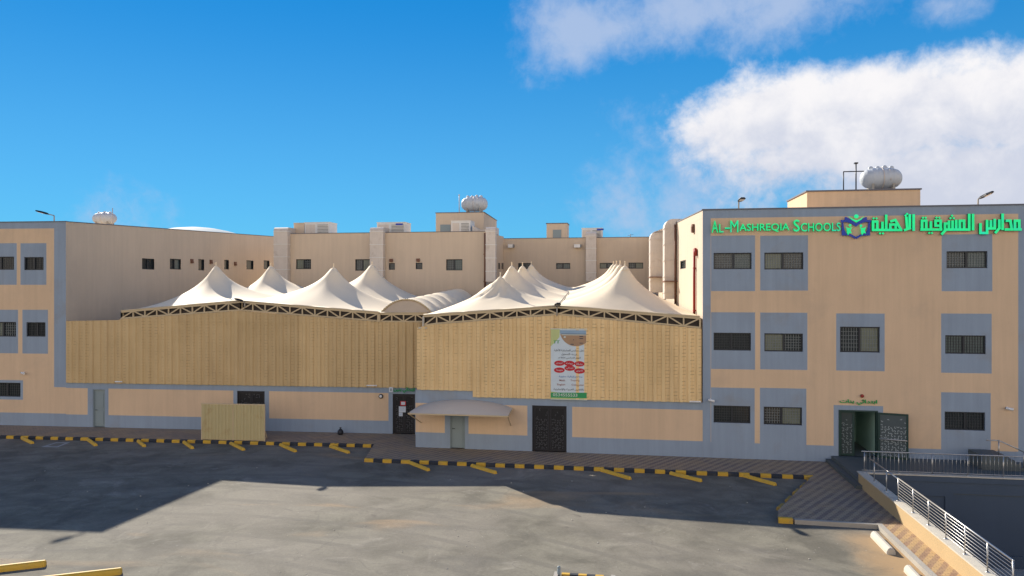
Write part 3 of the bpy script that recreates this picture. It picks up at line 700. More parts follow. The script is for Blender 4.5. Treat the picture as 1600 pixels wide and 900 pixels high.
bw = [(809.5, 831, 411, 420.3), (869, 891, 411, 420.2), (937, 959, 410.7, 419.7), (982, 1005, 410.3, 419.8)]
br = [prect(PB, *q) for q in bw]; ue = PB.hit(1015)[0]+.3
mb = MB(); field_wall(mb, PB, 0, ue, 0, ZB, br, [], reveal=.2, rev_mat=0)
e = PB.P(ue, 0, 0)
mb.face([(b2.x, 64, ZB-.4), (e.x, 64, ZB-.4), (e.x, 76, ZB-.4), (b2.x, 76, ZB-.4)]); mb.face([(b2.x, 76, 0), (e.x, 76, 0), (e.x, 76, ZB), (b2.x, 76, ZB)])
mb.build('wall', M['creamL'], rbk, recalc=False)
q = MB(); q.box(PB, 0, ue-.02, -.2, .03, ZB, ZB+.05); q.build('coping', M['coping'], rbk)
for i, r in enumerate(br): window(rbk, PB, r, (0, 1, 3, 4)[i], grid=(8, 3))
SMs = Plane((b.x, 58), (b2.x, 64))
for px in (779.8, 785):
    r = prect(SMs, px-1.2, px+1.2, 411, 420.3); f = MB(); f.box(SMs, r[0], r[1], 0.0, .03, r[2], r[3]); wo_ = f.build('window', M['frame'], mbk)
    f = MB(); f.box(SMs, r[0]+.05, r[1]-.05, .03, .034, r[2]+.05, r[3]-.05); f.build('pane', M['glass'], wo_)
# roof room of the middle block
TM = Plane((0, 62), (1, 62)); x0, x1 = TM.hit(681)[0], TM.hit(756)[0]; zt = TM.hit(720, 332.5)[1]; x2 = Plane((0, 70), (1, 70)).hit(776)[0]
o = thing('stair_tower', 'beige stair room on the middle block roof below the small tank', 'roof structure', ((x0+x1)/2, 64, ZM-.4))
q = MB(); q.slab([(x0, 62), (x1, 62), (x2, 70), (x0, 70)], ZM-.4, zt); q.build('wall', M['creamL'], o)
q = MB(); q.slab([(x0-.05, 61.95), (x1+.05, 61.95), (x2+.05, 70.05), (x0-.05, 70.05)], zt, zt+.06); q.build('coping', M['coping'], o)
q = MB(); r = prect(TM, 688, 704, 351, 366); q.box(TM, r[0], r[1], .0, .04, ZM-.4, r[3]); q.build('door', M['door_grey'], o)
tank(721, 762, 305.5, 332, Plane((0, 65), (1, 65)), 'pale ribbed water tank on the middle stair room', lids=4, seed=3)
q = MB(); tp = Plane((0, 63), (1, 63)); x = tp.hit(717.5)[0]; q.tube((x, 63, zt), (x, 63, tp.hit(717, 304.5)[1]), .035); q.bx(x-.05, x+.05, 62.95, 63.05, tp.hit(717, 306)[1], tp.hit(717, 304)[1])
tag(q.build('roof_mast', M['duct']), 'thin pale mast left of the tank on the middle stair room', 'mast')
# small roof box of the rear block
TB = Plane((0, 68), (1, 68)); x0, x1 = TB.hit(854)[0], TB.hit(886)[0]; zt = TB.hit(870, 349.5)[1]
o = thing('roof_hut', 'small beige hut with a grey hatch on the rear block roof', 'roof structure', ((x0+x1)/2, 69, ZB-.4))
q = MB(); q.bx(x0, x1, 68, 70, ZB-.4, zt); q.build('wall', M['creamL'], o)
q = MB(); r = prect(TB, 864, 877, 359, 374); q.box(TB, r[0], r[1], 0, .05, r[2], r[3]); q.build('door', M['door_grey'], o)
q = MB(); q.bx(x0-.06, x1+.06, 67.94, 70.06, zt, zt+.07); q.build('coping', M['coping'], o)
q = MB(); x = PB.hit(985)[0]; x = PB.P(x, 0, 0).x; zt2 = PB.hit(985, 365)[1]; q.tube((x, 64.4, ZB-.4), (x, 64.4, zt2), .025); q.tube((x-.25, 64.4, zt2-.15), (x+.25, 64.4, zt2-.05), .015)
tag(q.build('antenna', M['frame']), 'thin dark aerial on the roof edge of the rear block', 'antenna')
for (x0, x1, y0, y1), lb in (((794.5, 804, 382, 387.3), 'small white split unit high on the rear wall near the inner corner'), ((897.5, 909, 382, 387), 'small cream wall unit high on the rear wall left of its grey duct')):
    r = prect(PB, x0, x1, y0, y1); c = PB.P((r[0]+r[1])/2, .15, r[2]); o = thing('wall_unit', lb, 'air conditioner', tuple(c))
    q = MB(); q.box(PB, r[0], r[1]-.12, .02, .35, r[2], r[3]); q.box(PB, r[0]+.04, r[1]-.04, -.01, .02, r[2]+.03, r[3]-.03); q.build('casing', M['white'], o)
    q = MB(); q.box(PB, r[1]-.12, r[1], .02, .33, r[2]+.02, r[3]-.02); q.build('fan_grille', M['acdark'], o)

# ------------------------------------------------------------------ rooftop air conditioners with their ducts
def ac_unit(body, duct, pl, label, ztop_roof, depth=1.6, logo=None, bodyback=1.0, side=False):
    (bx0, bx1, by0, by1) = body
    bp = pl.off(-bodyback); r = prect(bp, bx0, bx1, by0, by1)
    c = bp.P((r[0]+r[1])/2, -depth/2, ztop_roof); o = thing('rooftop_air_conditioner', label, 'air conditioner', tuple(c), 'rooftop air conditioners with wall ducts')
    q = MB(); q.box(bp, r[0], r[1], -depth, 0, ztop_roof, r[3]-.05); q.box(bp, r[0]-.03, r[1]+.03, -depth-.03, .03, r[3]-.05, r[3]); q.build('casing', M['acwhite'], o)
    q = MB(); L = r[1]-r[0]
    n = 9
    for i in range(n):
        z = ztop_roof+.15+(r[3]-.25-ztop_roof-.15)*i/(n-1)
        q.box(bp, r[0]+L*.52, r[1]-.12, .0, .035, z-.02, z+.02)
    q.build('louvre', M['acdark'], o)
    q = MB(); q.box(bp, r[0]+.1, r[0]+L*.42, .0, .02, ztop_roof+.15, r[3]-.2); q.build('access_panel', M['duct'], o)
    dx0, dx1, dy0, dy1 = duct
    dp_ = pl; ra = prect(dp_, dx0, dx1, dy0, dy1); dw = .55
    q = MB(); zt_ = ra[3]; zr = ztop_roof+.12
    q.box(dp_, ra[0], ra[1], .03, dw, ra[2], zt_-.25)
    # bend over the parapet
    arc = []; R0 = .35
    prof = [(dw, zt_-.25), (dw-.06, zt_-.08), (dw-.2, zt_), (-bodyback-.0, zt_), (-bodyback-.0, zr), (.03, zr)]
    a_ = [dp_.P(ra[0], w_, z_) for w_, z_ in prof]+[dp_.P(ra[0], .03, zt_-.25)]; b_ = [dp_.P(ra[1], w_, z_) for w_, z_ in prof]+[dp_.P(ra[1], .03, zt_-.25)]
    q.face(a_); q.face(b_[::-1]); nn = len(a_)
    for k in range(nn): k2 = (k+1) % nn; q.face([a_[k], a_[k2], b_[k2], b_[k]])
    du = q.build('duct', M['duct'], o)
    z = zt_-.35
    while z > ra[2]+.2:
        q = MB(); q.box(dp_, ra[0]-.03, ra[1]+.03, .02, dw+.03, z-.02, z+.02); z -= 1.05
        q.build('flange', M['acwhite'], du)
    if logo:
        q = MB(); u, z = bp.hit(logo[0], logo[1]); q.box(bp, u-.3, u+.3, .03, .045, z-.07, z+.07); q.build('badge', M['signblue'], o)
    return o
ac_unit((476, 515, 347, 366), (432.5, 454, 356, 440), PM, 'white rooftop air conditioner over the pale duct at the left end of the middle block', ZM-.35)
ac_unit((589, 633, 347, 366), (581.5, 602, 356, 440), PM, 'rooftop air conditioner with a small blue badge above the second duct of the middle block', ZM-.35, logo=(624, 350.5))
ac_unit((705, 735, 344.5, 365), (761, 776, 355.5, 440), PM, 'rooftop air conditioner in front of the middle stair room, its duct at the block corner', ZM-.35)
ac_unit((909, 941, 356, 374), (916, 932, 363, 440), PB, 'rooftop air conditioner with dark badge above the duct on the rear wall', ZB-.35, logo=(938, 358.5))
# low box and lateral duct on the middle block roof
q = MB(); bp = PM.off(-1.0); r = prect(bp, 459, 476, 349, 366); q.box(bp, r[0], r[1]-.03, -1.2, .0, ZM-.35, r[3]); q.box(bp, r[0]-.04, r[1], -1.22, .02, r[3], r[3]+.05)
tag(q.build('roof_box', M['creamL']), 'beige roof box touching the first air conditioner on its left', 'roof box')
q = MB(); bp = PM.off(-.9); r = prect(bp, 738, 775, 354, 362)
q.prism(bp, [(r[0], r[2]), (r[1], r[2]-.1), (r[1], r[3]-.25), (r[0]+.6, r[3]-.25), (r[0], r[3]+.1)], -.8, 0)
tag(q.build('air_duct', M['duct']), 'pale duct running sideways over the roof edge to the block corner', 'duct')
# ducts on the lit flank of the right wing
def side_duct(x0, x1, ytop, ybot, label, zroof, wdt):
    ua, ub_ = sorted((SR.hit(x0)[0], SR.hit(x1)[0]))
    um = SR.hit((x0+x1)/2)[0]; 
    # visible width comes from how far the duct stands out of the wall: build it 1.1 m long and dw deep
    zt_ = SR.hit(x1, ytop)[1]; zb3 = SR.hit(x1, ybot)[1]; u0 = SR.hit(x1)[0]-.5; u1 = u0+.95
    o = thing('air_duct', label, 'duct', tuple(SR.P(u0, .3, zb3)), 'ducts down the lit flank')
    q = MB(); a_ = []; 
    n = 6; prof = [(.04, zb3), (wdt, zb3), (wdt, zt_-.55)]
    for i in range(1, n+1): t_ = i/n*math.pi/2; prof.append((wdt-.5+.5*math.cos(t_), zt_-.55+.55*math.sin(t_)))
    prof += [(-1.5, zt_), (-1.5, zroof+.08), (.04, zroof+.08)]
    A1 = [SR.P(u0, w_, z_) for w_, z_ in prof]; B1 = [SR.P(u1, w_, z_) for w_, z_ in prof]; nn = len(prof)
    q.face(A1); q.face(B1[::-1])
    for k in range(nn): k2 = (k+1) % nn; q.face([A1[k], A1[k2], B1[k2], B1[k]])
    q.build('duct', M['duct'], o)
    z = zt_-.6
    while z > zb3+.2:
        q = MB(); q.box(SR, u0-.03, u1+.03, .02, wdt+.03, z-.02, z+.02); z -= 1.0; q.build('flange', M['duct'], o)
    q = MB(); zc = zb3+1.1; q.box(SR, u0-.05, u1+.4, 0, wdt+.06, zc-.03, zc+.03); q.build('bracket', M['brown'], o)
side_duct(1039, 1056, 343, 467, 'nearer of the two tall bent ducts on the lit flank, beside the brown pipe', 12.55, .75)
side_duct(1016, 1036, 361.5, 457, 'farther of the two tall bent ducts on the lit flank, in the inner corner', 12.7, .95)
def wall_pipe(pl, px, y0, y1, r, m, name, label, w=.09, elbow=0):
    u, z1 = pl.hit(px, y0); z0 = pl.hit(px, y1)[1]
    q = MB(); q.tube(pl.P(u, w, z0), pl.P(u, w, z1), r)
    z = z0+.5
    while z < z1: q.box(pl, u-r*1.5, u+r*1.5, 0, w+r*.9, z-.03, z+.03); z += 2.2
    if elbow: q.tube(pl.P(u, w, z1), pl.P(u+elbow, w, z1), r); q.tube(pl.P(u+elbow, w, z1), pl.P(u+elbow, w, z1-.35), r*1.5)
    tag(q.build(name, m), label, 'pipe')
wall_pipe(SR, 1057.5, 351, 475, .07, M['brown'], 'drain_pipe', 'brown drain pipe down the lit flank right of the nearer duct')
wall_pipe(SR, 1087.5, 390, 500, .07, M['rust'], 'fire_pipe', 'red fire pipe with a bent top on the lit flank of the right wing', elbow=.45)
wall_pipe(PM, 758.3, 364, 450, .08, M['brown'], 'drain_pipe', 'brown drain pipe at the right corner of the middle block', w=.12)
u, z = SR.hit(1084.5, 357); q = MB(); q.box(SR, u-.2, u+.2, 0, .12, z-.22, z+.22); q.box(SR, u-.15, u+.15, .12, .15, z-.16, z+.10)
tag(q.build('wall_light', M['brown']), 'small brown wall fitting high on the lit flank', 'light')

# ------------------------------------------------------------------ boundary walls under the fences
# left bay
lb = thing('boundary_wall', 'cream and blue grey yard wall under the left fence', 'wall', (-24, 40.4, 0))
uE = PL.hit(652)[0]+.5; ztl = PL.hit(380, 602)[1]; zcl = PL.hit(380, 610.5)[1]; zbl2 = PL.hit(260, 650.5)[1]
doorA = list(prect(PL, 145, 164, 608.5, 667)); doorA[2] = WK
gateA = list(prect(PL, 370.5, 413.5, 611, 680)); gateA[2] = WK
doorB = list(prect(PL, 613.5, 648.5, 615.5, 678)); doorB[2] = WK
mb = MB()
fl = [((uC, uE, zcl, 20), 1), ((uC, uE, 0, zbl2), 1), ((PL.hit(137)[0], PL.hit(169.5)[0], 0, 20), 1), ((PL.hit(364.5)[0], PL.hit(420.5)[0], 0, 20), 1), ((PL.hit(607)[0], uE, 0, 20), 1)]
field_wall(mb, PL, uC, uE, 0, ztl, [tuple(doorA), tuple(gateA), tuple(doorB)], fl, w=0, reveal=.2)
mb.box(PL, uC+.02, uE, -.3, -.21, ztl-.12, ztl); mb.face([PL.P(uC, 0, ztl), PL.P(uE, 0, ztl), PL.P(uE, -.3, ztl), PL.P(uC, -.3, ztl)], 1)
mb.build('wall', [M['cream'], M['grey']], lb, recalc=False)
def plain_door(parent, pl, r, m=M['door_grey']):
    a, b, c, d = r; q = MB(); q.box(pl, a+.06, b-.06, -.16, -.10, c+.02, d-.06); q.box(pl, a+.16, b-.16, -.10, -.085, c+.2, c+.95); q.box(pl, a+.16, b-.16, -.10, -.085, c+1.15, d-.25); do = q.build('door', m, parent)
    q = MB(); q.box(pl, a, a+.06, -.2, -.05, c, d); q.box(pl, b-.06, b, -.2, -.05, c, d); q.box(pl, a+.06, b-.06, -.2, -.05, d-.06, d); q.build('door_frame', m, parent)
    q = MB(); q.tube(pl.P(a+.14, -.10, c+1.02), pl.P(a+.14, -.03, c+1.02), .02); q.tube(pl.P(a+.14, -.04, c+1.02), pl.P(a+.26, -.04, c+1.02), .014); q.build('handle', M['frame'], do)
plain_door(lb, PL, doorA)
def gate(parent, pl, r, n=2, seed=1):
    a, b, c, d = r
    q = MB(); q.box(pl, a, a+.06, -.2, -.02, c, d); q.box(pl, b-.06, b, -.2, -.02, c, d); q.box(pl, a+.06, b-.06, -.2, -.02, d-.06, d); q.build('gate_frame', M['door_black'], parent)
    st_ = (b-a-.12)/n
    for i in range(n): scroll_leaf(parent, pl, a+.06+i*st_+.005, a+.06+(i+1)*st_-.005, -.1, c+.03, d-.07, name='gate_leaf', seed=seed+i)
gate(lb, PL, gateA, 2, 11); gate(lb, PL, doorB, 2, 21)
# right bay
rb = thing('boundary_wall', 'cream and blue grey yard wall under the right fence with the black double gate', 'wall', (-4, 37.5, 0))
u0 = PR.hit(649.3)[0]; us = PR.hit(739)[0]; u1 = uL-.002
zt1 = PR.hit(690, 609.5)[1]; zt2 = PR.hit(920, 624.5)[1]
zc1 = PR.hit(1000, 638.3)[1]; zb1 = PR.hit(1000, 686.3)[1]
gateB = list(prect(PR, 831.5, 885.3, 634, 706)); gateB[2] = WK
doorC = list(prect(PR, 703, 726.5, 644, 701)); doorC[2] = WK
mb = MB()
fl = [((u0, u1, zc1, 20), 1), ((u0, u1, 0, zb1), 1), ((PR.hit(824)[0], PR.hit(894)[0], 0, 20), 1), ((PR.hit(695)[0], PR.hit(732)[0], 0, 20), 1)]
field_wall(mb, PR, u0, us, 0, zt1, [tuple(doorC)], fl); field_wall(mb, PR, us, u1, 0, zt2, [tuple(gateB)], fl)
mb.face([PR.P(us, 0, zt2), PR.P(us, -.3, zt2), PR.P(us, -.3, zt1), PR.P(us, 0, zt1)], 1); mb.face([PR.P(u0, 0, zt1), PR.P(us, 0, zt1), PR.P(us, -.3, zt1), PR.P(u0, -.3, zt1)], 1); mb.face([PR.P(us, 0, zt2), PR.P(u1, 0, zt2), PR.P(u1, -.3, zt2), PR.P(us, -.3, zt2)], 1)
zre = PL.P(PL.hit(649)[0], 0, 0).y
mb.face([PR.P(u0, 0, 0), PR.P(u0, -4, 0), PR.P(u0, -4, zt1), PR.P(u0, 0, zt1)], 1)
mb.build('wall', [M['cream'], M['grey']], rb, recalc=False)
plain_door(rb, PR, doorC); gate(rb, PR, gateB, 2, 31)
# vertical rain streaks are in the wall material; here the dark drain stain board below the awning edge
# ------------------------------------------------------------------ corrugated fences
def polyline(pl, pts):
    P = [pl.hit(*p) for p in pts]
    return lambda u: float(np.interp(u, [p[0] for p in P], [p[1] for p in P]))
def fence(pl, ua, ub, zbot, ztop, npan, label, lap, w=.05, side=None, sheet='sheet'):
    o = thing('corrugated_fence', label, 'fence', tuple(pl.P((ua+ub)/2, w, zbot((ua+ub)/2))))
    pw = (ub-ua)/npan; pitch = .4; dep = .065
    for i in range(npan):
        a, b = ua+i*pw, ua+(i+1)*pw-.004; us_ = [a]; ws = [0]; u = a+.02
        n = int((b-a-.04)/pitch); p = (b-a-.04)/n
        for k in range(n): 
            for f_, h_ in ((.0, 0), (.38, 0), (.50, dep), (.86, dep), (.99, 0)): us_.append(u+p*f_); ws.append(h_)
            u += p
        us_.append(b); ws.append(0)
        q = MB(); jw = w+random.uniform(0, .010)
        def strip(zl, zh, dw):
            for (u_a, w_a), (u_b, w_b) in zip(zip(us_[:-1], ws[:-1]), zip(us_[1:], ws[1:])):
                q.face([pl.P(u_a, jw+w_a+dw, zl(u_a)), pl.P(u_b, jw+w_b+dw, zl(u_b)), pl.P(u_b, jw+w_b+dw, zh(u_b)), pl.P(u_a, jw+w_a+dw, zh(u_a))])
        tops = [ztop(x) for x in us_]
        if min(tops) > lap+.12:
            strip(zbot, lambda x: lap, 0); strip(lambda x: lap-.06, ztop, .018)
        else: strip(zbot, ztop, 0)
        q.build('panel', M[sheet], o, weld=False)
    q = MB()
    zs = [zbot(ua)+.25, lap-.3]
    for i in range(npan+1):
        u = ua+i*pw; u = min(max(u, ua+.05), ub-.05); q.box(pl, u-.04, u+.04, w-.13, w-.05, zbot(u), ztop(u)-.02)
    for zz in zs: q.box(pl, ua, ub, w-.048, w-.008, zz-.03, zz+.03)
    q.build('fence_frame', M['steel'], o)
    return o
ltop = polyline(PL, [(103, 501.5), (188, 500), (190, 498.5), (375, 485.5), (590, 502.5), (652, 503.5)])
rtop = polyline(PR, [(652, 512), (672, 507.5), (872, 492), (1096, 513.5)])
zfl = ztl+.0; 
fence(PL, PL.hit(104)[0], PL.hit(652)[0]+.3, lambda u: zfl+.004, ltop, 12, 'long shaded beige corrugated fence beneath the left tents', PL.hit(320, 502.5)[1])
uab = PR.hit(652)[0]
zrb = lambda u: (zt1 if u < us else zt2)+.004
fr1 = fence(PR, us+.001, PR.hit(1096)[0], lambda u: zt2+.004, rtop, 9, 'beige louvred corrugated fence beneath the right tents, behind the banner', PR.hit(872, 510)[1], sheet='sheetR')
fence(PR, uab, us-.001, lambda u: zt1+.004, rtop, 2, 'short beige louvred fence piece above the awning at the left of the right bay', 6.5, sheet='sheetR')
# returns of the right bay
RB = PR.P(uab, 0, 0); RR = Plane((RB.x, 41.6), (RB.x, 37.55))
q = MB(); q.box(RR, 0, RR.L-.02, .0, .02, zt1, rtop(uab))
tag(q.build('fence_return', M['sheetR']), 'narrow beige sheet side of the right bay', 'fence')

# ------------------------------------------------------------------ tents
def harmonic(n=44, ring=.05):
    g = np.zeros((n+1, n+1)); ax = np.linspace(-1, 1, n+1); X, Y = np.meshgrid(ax, ax, indexing='ij'); rr = np.sqrt(X*X+Y*Y); hot = rr < ring
    g = np.clip(1-rr, 0, 1)
    for _ in range(2500):
        g[1:-1, 1:-1] = .25*(g[2:, 1:-1]+g[:-2, 1:-1]+g[1:-1, 2:]+g[1:-1, :-2]); g[hot] = 1; g[0, :] = g[-1, :] = g[:, 0] = g[:, -1] = 0
    return 1-np.power(1-g, 1.5), n
HG, HN = harmonic()
def tent(parent, corners, gz, peakz, puck=0.0, tipoff=(0, 0), seed=0, name='membrane'):
    """corners: function (s,t in 0..1) -> xy; gz: (s,t)-> rim height"""
    q = MB(); n = HN; c = gz(.5, .5); rnd = random.Random(seed); base = 0
    V = []
    for i in range(n+1):
        for j in range(n+1):
            s, t = i/n, j/n; x, y = corners(s, t); h = HG[i, j]
            z = gz(s, t) + (peakz-c)*h
            an = math.atan2(t-.5, s-.5); rr_ = math.hypot(s-.5, t-.5)*2
            z += .04*math.sin(an*8+seed)*h*(1-h)*2.0 + .02*math.sin(an*20+seed*2)*max(0, .45-rr_)*h
            if puck: z += puck*math.sin(an*11+2*rr_*6)*math.exp(-((rr_-.25)/.18)**2)
            x += tipoff[0]*h**6; y += tipoff[1]*h**6
            V.append((x, y, z))
    q.v = V
    for i in range(n):
        for j in range(n):
            a = i*(n+1)+j; q.f.append((a, a+n+1, a+n+2, a+1)); q.mi.append(0); q.sm.append(True)
    return q
def module_grid(parent, front, back, splits, rimz, peaks, seedb=0, rise=0.0):
    """front/back: functions s->xy of the front and rear lines; splits: s positions; rimz(sx)"""
    allv = MB()
    for (i, row0, row1, nrow, pz, pk, tip) in peaks:
        s0, s1 = splits[i], splits[i+1]; t0, t1 = row0, row1
        def cor(s, t, s0=s0, s1=s1, t0=t0, t1=t1):
            ss_ = s0+(s1-s0)*s; tt = t0+(t1-t0)*t; a = front(ss_); b = back(ss_); return (a[0]+(b[0]-a[0])*tt, a[1]+(b[1]-a[1])*tt)
        gz = lambda s, t, s0=s0, s1=s1, t0=t0, t1=t1: rimz(s0+(s1-s0)*s)+rise*(t0+(t1-t0)*t)
        q = tent(parent, cor, gz, pz, pk, tip, seed=nrow*3+i+seedb)
        mo = q.build('membrane', M['fabric'], parent)
        top = q.v[(HN//2)*(HN+1)+HN//2]
        f = MB(); f.lathe((top[0], top[1], top[2]-.12), [(.24, -.03), (.20, .06), (.10, .16), (.035, .22), (.028, .40), (.05, .43), (.001, .47)], n=14)
        f.build('tip_cap', M['fabric'], mo)
def truss(parent, P, top, hgt, uA, uB, step, w=0.0, name='truss', md=.068, gut=True):
    hf = hgt if callable(hgt) else (lambda u: hgt)
    n = max(2, round((uB-uA)/step)); q = MB(); us_ = [uA+(uB-uA)*i/n for i in range(n+1)]
    T = [P(u, w, top(u)) for u in us_]; Bm = [P(u, w, top(u)-hf(u)) for u in us_]
    for i in range(n):
        q.bar(T[i], T[i+1], .085); q.bar(Bm[i], Bm[i+1], .075)
        if i % 2 == 0: q.bar(Bm[i], T[i+1], md)
        else: q.bar(T[i], Bm[i+1], md)
    for a, b in zip(T, Bm): q.bar(a, b, md)
    if gut:
        for i in range(n): q.tube(T[i]+Vector((0, 0, .07)), T[i+1]+Vector((0, 0, .07)), .06, n=8)
    to = q.build(name, M['steel'], parent)
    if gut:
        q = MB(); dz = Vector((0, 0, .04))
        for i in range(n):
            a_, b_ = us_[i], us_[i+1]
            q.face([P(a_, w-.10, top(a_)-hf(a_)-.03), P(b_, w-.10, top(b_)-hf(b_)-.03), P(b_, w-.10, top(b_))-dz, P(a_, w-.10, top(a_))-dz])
        q.build('gap_shade', M['gapshade'], to)  # dark strip added behind the truss for the shade under the tents
    return to
# left tents in the frame of PL
uA, uM, uB = PL.hit(190)[0], PL.hit(376)[0], PL.hit(591)[0]
lrim = polyline(PL, [(190, 487.5), (376, 472), (591, 490)])
o = thing('tensile_canopy', 'cream tent roof with four peaks over the yard behind the left fence', 'canopy', tuple(PL.P(uM, -8, 0)))
DL = 16.4
fr = lambda s: (lambda p: (p.x, p.y))(PL.P(uA+(uB-uA)*s, -.05, 0)); bk = lambda s: (lambda p: (p.x, p.y))(PL.P(uA+(uB-uA)*s, -DL, 0))
sm_ = (uM-uA)/(uB-uA)
def peak_z(px, py, pl, u, v):
    p = pl.P(u, -v, 0); dpt = -p.x*ST+p.y*CT; return EYE-(py-450)*dpt/F
pks = []
for i, (uc, rowpy) in enumerate((((uA+uM)/2, (414, 414)), ((uM+uB)/2, (416.5, 412.5)))):
    for k in range(2):
        v = DL*(.25+.5*k); pks.append((i, .5*k, .5*k+.5, k, peak_z(0, rowpy[k], PL, uc, v)-.15, 0, (0, 0)))
module_grid(o, fr, bk, [0, sm_, 1], lambda s: lrim(uA+(uB-uA)*s)+.08, pks, rise=.45)
hL = lrim(uM)-ltop(uM)-.05
hLf = lambda u: lrim(u)-ltop(u)-.05
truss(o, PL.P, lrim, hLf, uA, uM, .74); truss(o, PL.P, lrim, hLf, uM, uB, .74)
truss(o, lambda u, w_, z: PL.P(uA, -u, z), lambda u: lrim(uA), hL, 0, DL, .8, gut=False); truss(o, lambda u, w_, z: PL.P(uB, -u, z), lambda u: lrim(uB), hL, 0, DL, .8, gut=False)
truss(o, PL.P, lrim, hL, uA, uB, .8, w=-DL, gut=False)
for u in (uA, uM, uB):
    for v in (0.0, DL/2, DL):
        q = MB(); q.box(PL, u-.08, u+.08, -v-.20, -v-.05, ztl if v == 0 else 0, lrim(u)+.02); q.build('post', M['steel'], o)
# right tents
vA, vM, vB = PR.hit(662)[0], PR.hit(872)[0], PR.hit(1096)[0]-.08
rrim = polyline(PR, [(662, 494.5), (872, 480.3), (1096, 497.5)])
o = thing('tensile_canopy', 'cream tent roof with two rows of peaks behind the right fence', 'canopy', tuple(PR.P(vM, -10, 0)))
YF = 37.55; XA = PR.P(vA, 0, 0).x; XB = PR.P(vB, 0, 0).x
YB = 59.0; XBb = SR.P(SR.L*(64-YB)/26.5, 0, 0).x-.35
fr = lambda s: (XA+(XB-XA)*s, YF); bk = lambda s: (XA+(XBb-XA)*s, YB)
sm2 = (vM-vA)/(vB-vA); pks = []
for i in range(2):
    for k in range(4):
        py = ((431, 414.5, 414.5, 413), (414, 412.5, 412, 412))[i][k]; sc_ = (sm2/2, (1+sm2)/2-.02)[i]; t_ = (k+.5)/4
        x = (fr(sc_)[0]*(1-t_)+bk(sc_)[0]*t_); y_ = YF+(YB-YF)*t_; dpt = -x*ST+y_*CT
        pks.append((i, k/4, (k+1)/4, k, EYE-(py-450)*dpt/F-.12, .09 if (i, k) == (0, 0) else 0, (.12, 0) if (i, k) == (0, 0) else (0, 0)))
module_grid(o, fr, bk, [0, sm2, 1], lambda s: rrim(vA+(vB-vA)*s)+.08, pks, 5, rise=1.0)
hR = rrim(vM)-rtop(vM)-.05
hRf = lambda u: rrim(u)-rtop(u)-.05
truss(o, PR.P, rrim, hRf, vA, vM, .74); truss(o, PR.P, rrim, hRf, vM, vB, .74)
truss(o, lambda u, w_, z: Vector((XA, YF+u, z)), lambda u: rrim(vA), hR, 0, YB-YF, .8, gut=False)
for u in (vA, vM, vB):
    for v in (0.0, 10.8, 21.4):
        x = PR.P(u, 0, 0).x-(1.3*v/21.4 if u == vB else 0); q = MB(); q.bx(x-.08, x+.08, YF+v+.05, YF+v+.20, zt1 if v == 0 else 0, rrim(u)+.02); q.build('post', M['steel'], o)
q = MB(); q.box(PR, vA-.25, vA+.2, .0, .12, rtop(uab)-.04, rtop(uab)+.03); q.bar(PR.P(vA, .02, rrim(vA)), PR.P(vA-.02, .05, rtop(uab)), .09); q.build('corner_bracket', M['stopwhite'], o)
q = MB(); pts = []
for k in range(15):
    t_ = k/14*.6; a_, b_ = fr(sm2), bk(sm2); pts.append((a_[0]+(b_[0]-a_[0])*t_, a_[1]+(b_[1]-a_[1])*t_, rrim(vM)+.12+t_*1.0+(.02 if k % 2 else 0)))
for a_, b_ in zip(pts[:-1], pts[1:]): q.tube(a_, b_, .022, n=6)
q.build('ridge_cable', M['frame'], o)
# barrel vault between the two tent roofs
o = thing('barrel_canopy', 'cream ribbed barrel vault between the two tent roofs', 'canopy', tuple(PL.P(uB+1.7, -8, 0)))
bA, bB = PL.hit(593)[0], PL.hit(676)[0]; zb0 = PL.hit(634, 490.5)[1]; zt0 = PL.hit(634, 468)[1]
nb = 7; L = 16.0; seg = L/nb
def vpt(a, v):       # a 0..1 across, v back
    s = a*2-1; ph = (v/seg) % 1.0 if v < L else 1.0
    rise = (zt0-zb0)*(1+.35*v/L); sag = .24*math.sin(math.pi*ph)*(1-s*s)
    p = PL.P(bA+(bB-bA)*a, -v-.05, zb0+.3*v/L+rise*(1-abs(s)**2.2)-sag); return p
q = MB(); na, nv = 24, nb*6
for i in range(na):
    for j in range(nv):
        v0, v1 = L*j/nv, L*(j+1)/nv*.99999
        q.face([vpt(i/na, v0), vpt((i+1)/na, v0), vpt((i+1)/na, v1), vpt(i/na, v1)], 0, True)
q.build('membrane', M['fabric'], o)
q = MB(); pts = [vpt(i/na, 0)+Vector((0, .0, -.0)) for i in range(na+1)]
q.face([tuple(p+Vector((0, .03, 0))) for p in pts]); q.build('end_cloth', mat('shaded_end_cloth', (.50, .42, .34), .8), o)  # darker than the tent fabric, the shade is put into its colour
q = MB()
for a, b in zip(pts[:-1], pts[1:]): q.tube(a, b, .05)
q.build('arch_frame', M['steel'], o)
hB = zb0-PL.hit(634, 503)[1]-.05
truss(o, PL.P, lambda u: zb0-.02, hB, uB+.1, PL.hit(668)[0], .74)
q = MB(); q.box(PL, uB-.02, uB+.14, .0, .14, zb0-hB-.05, zb0); q.build('post', M['steel'], o)

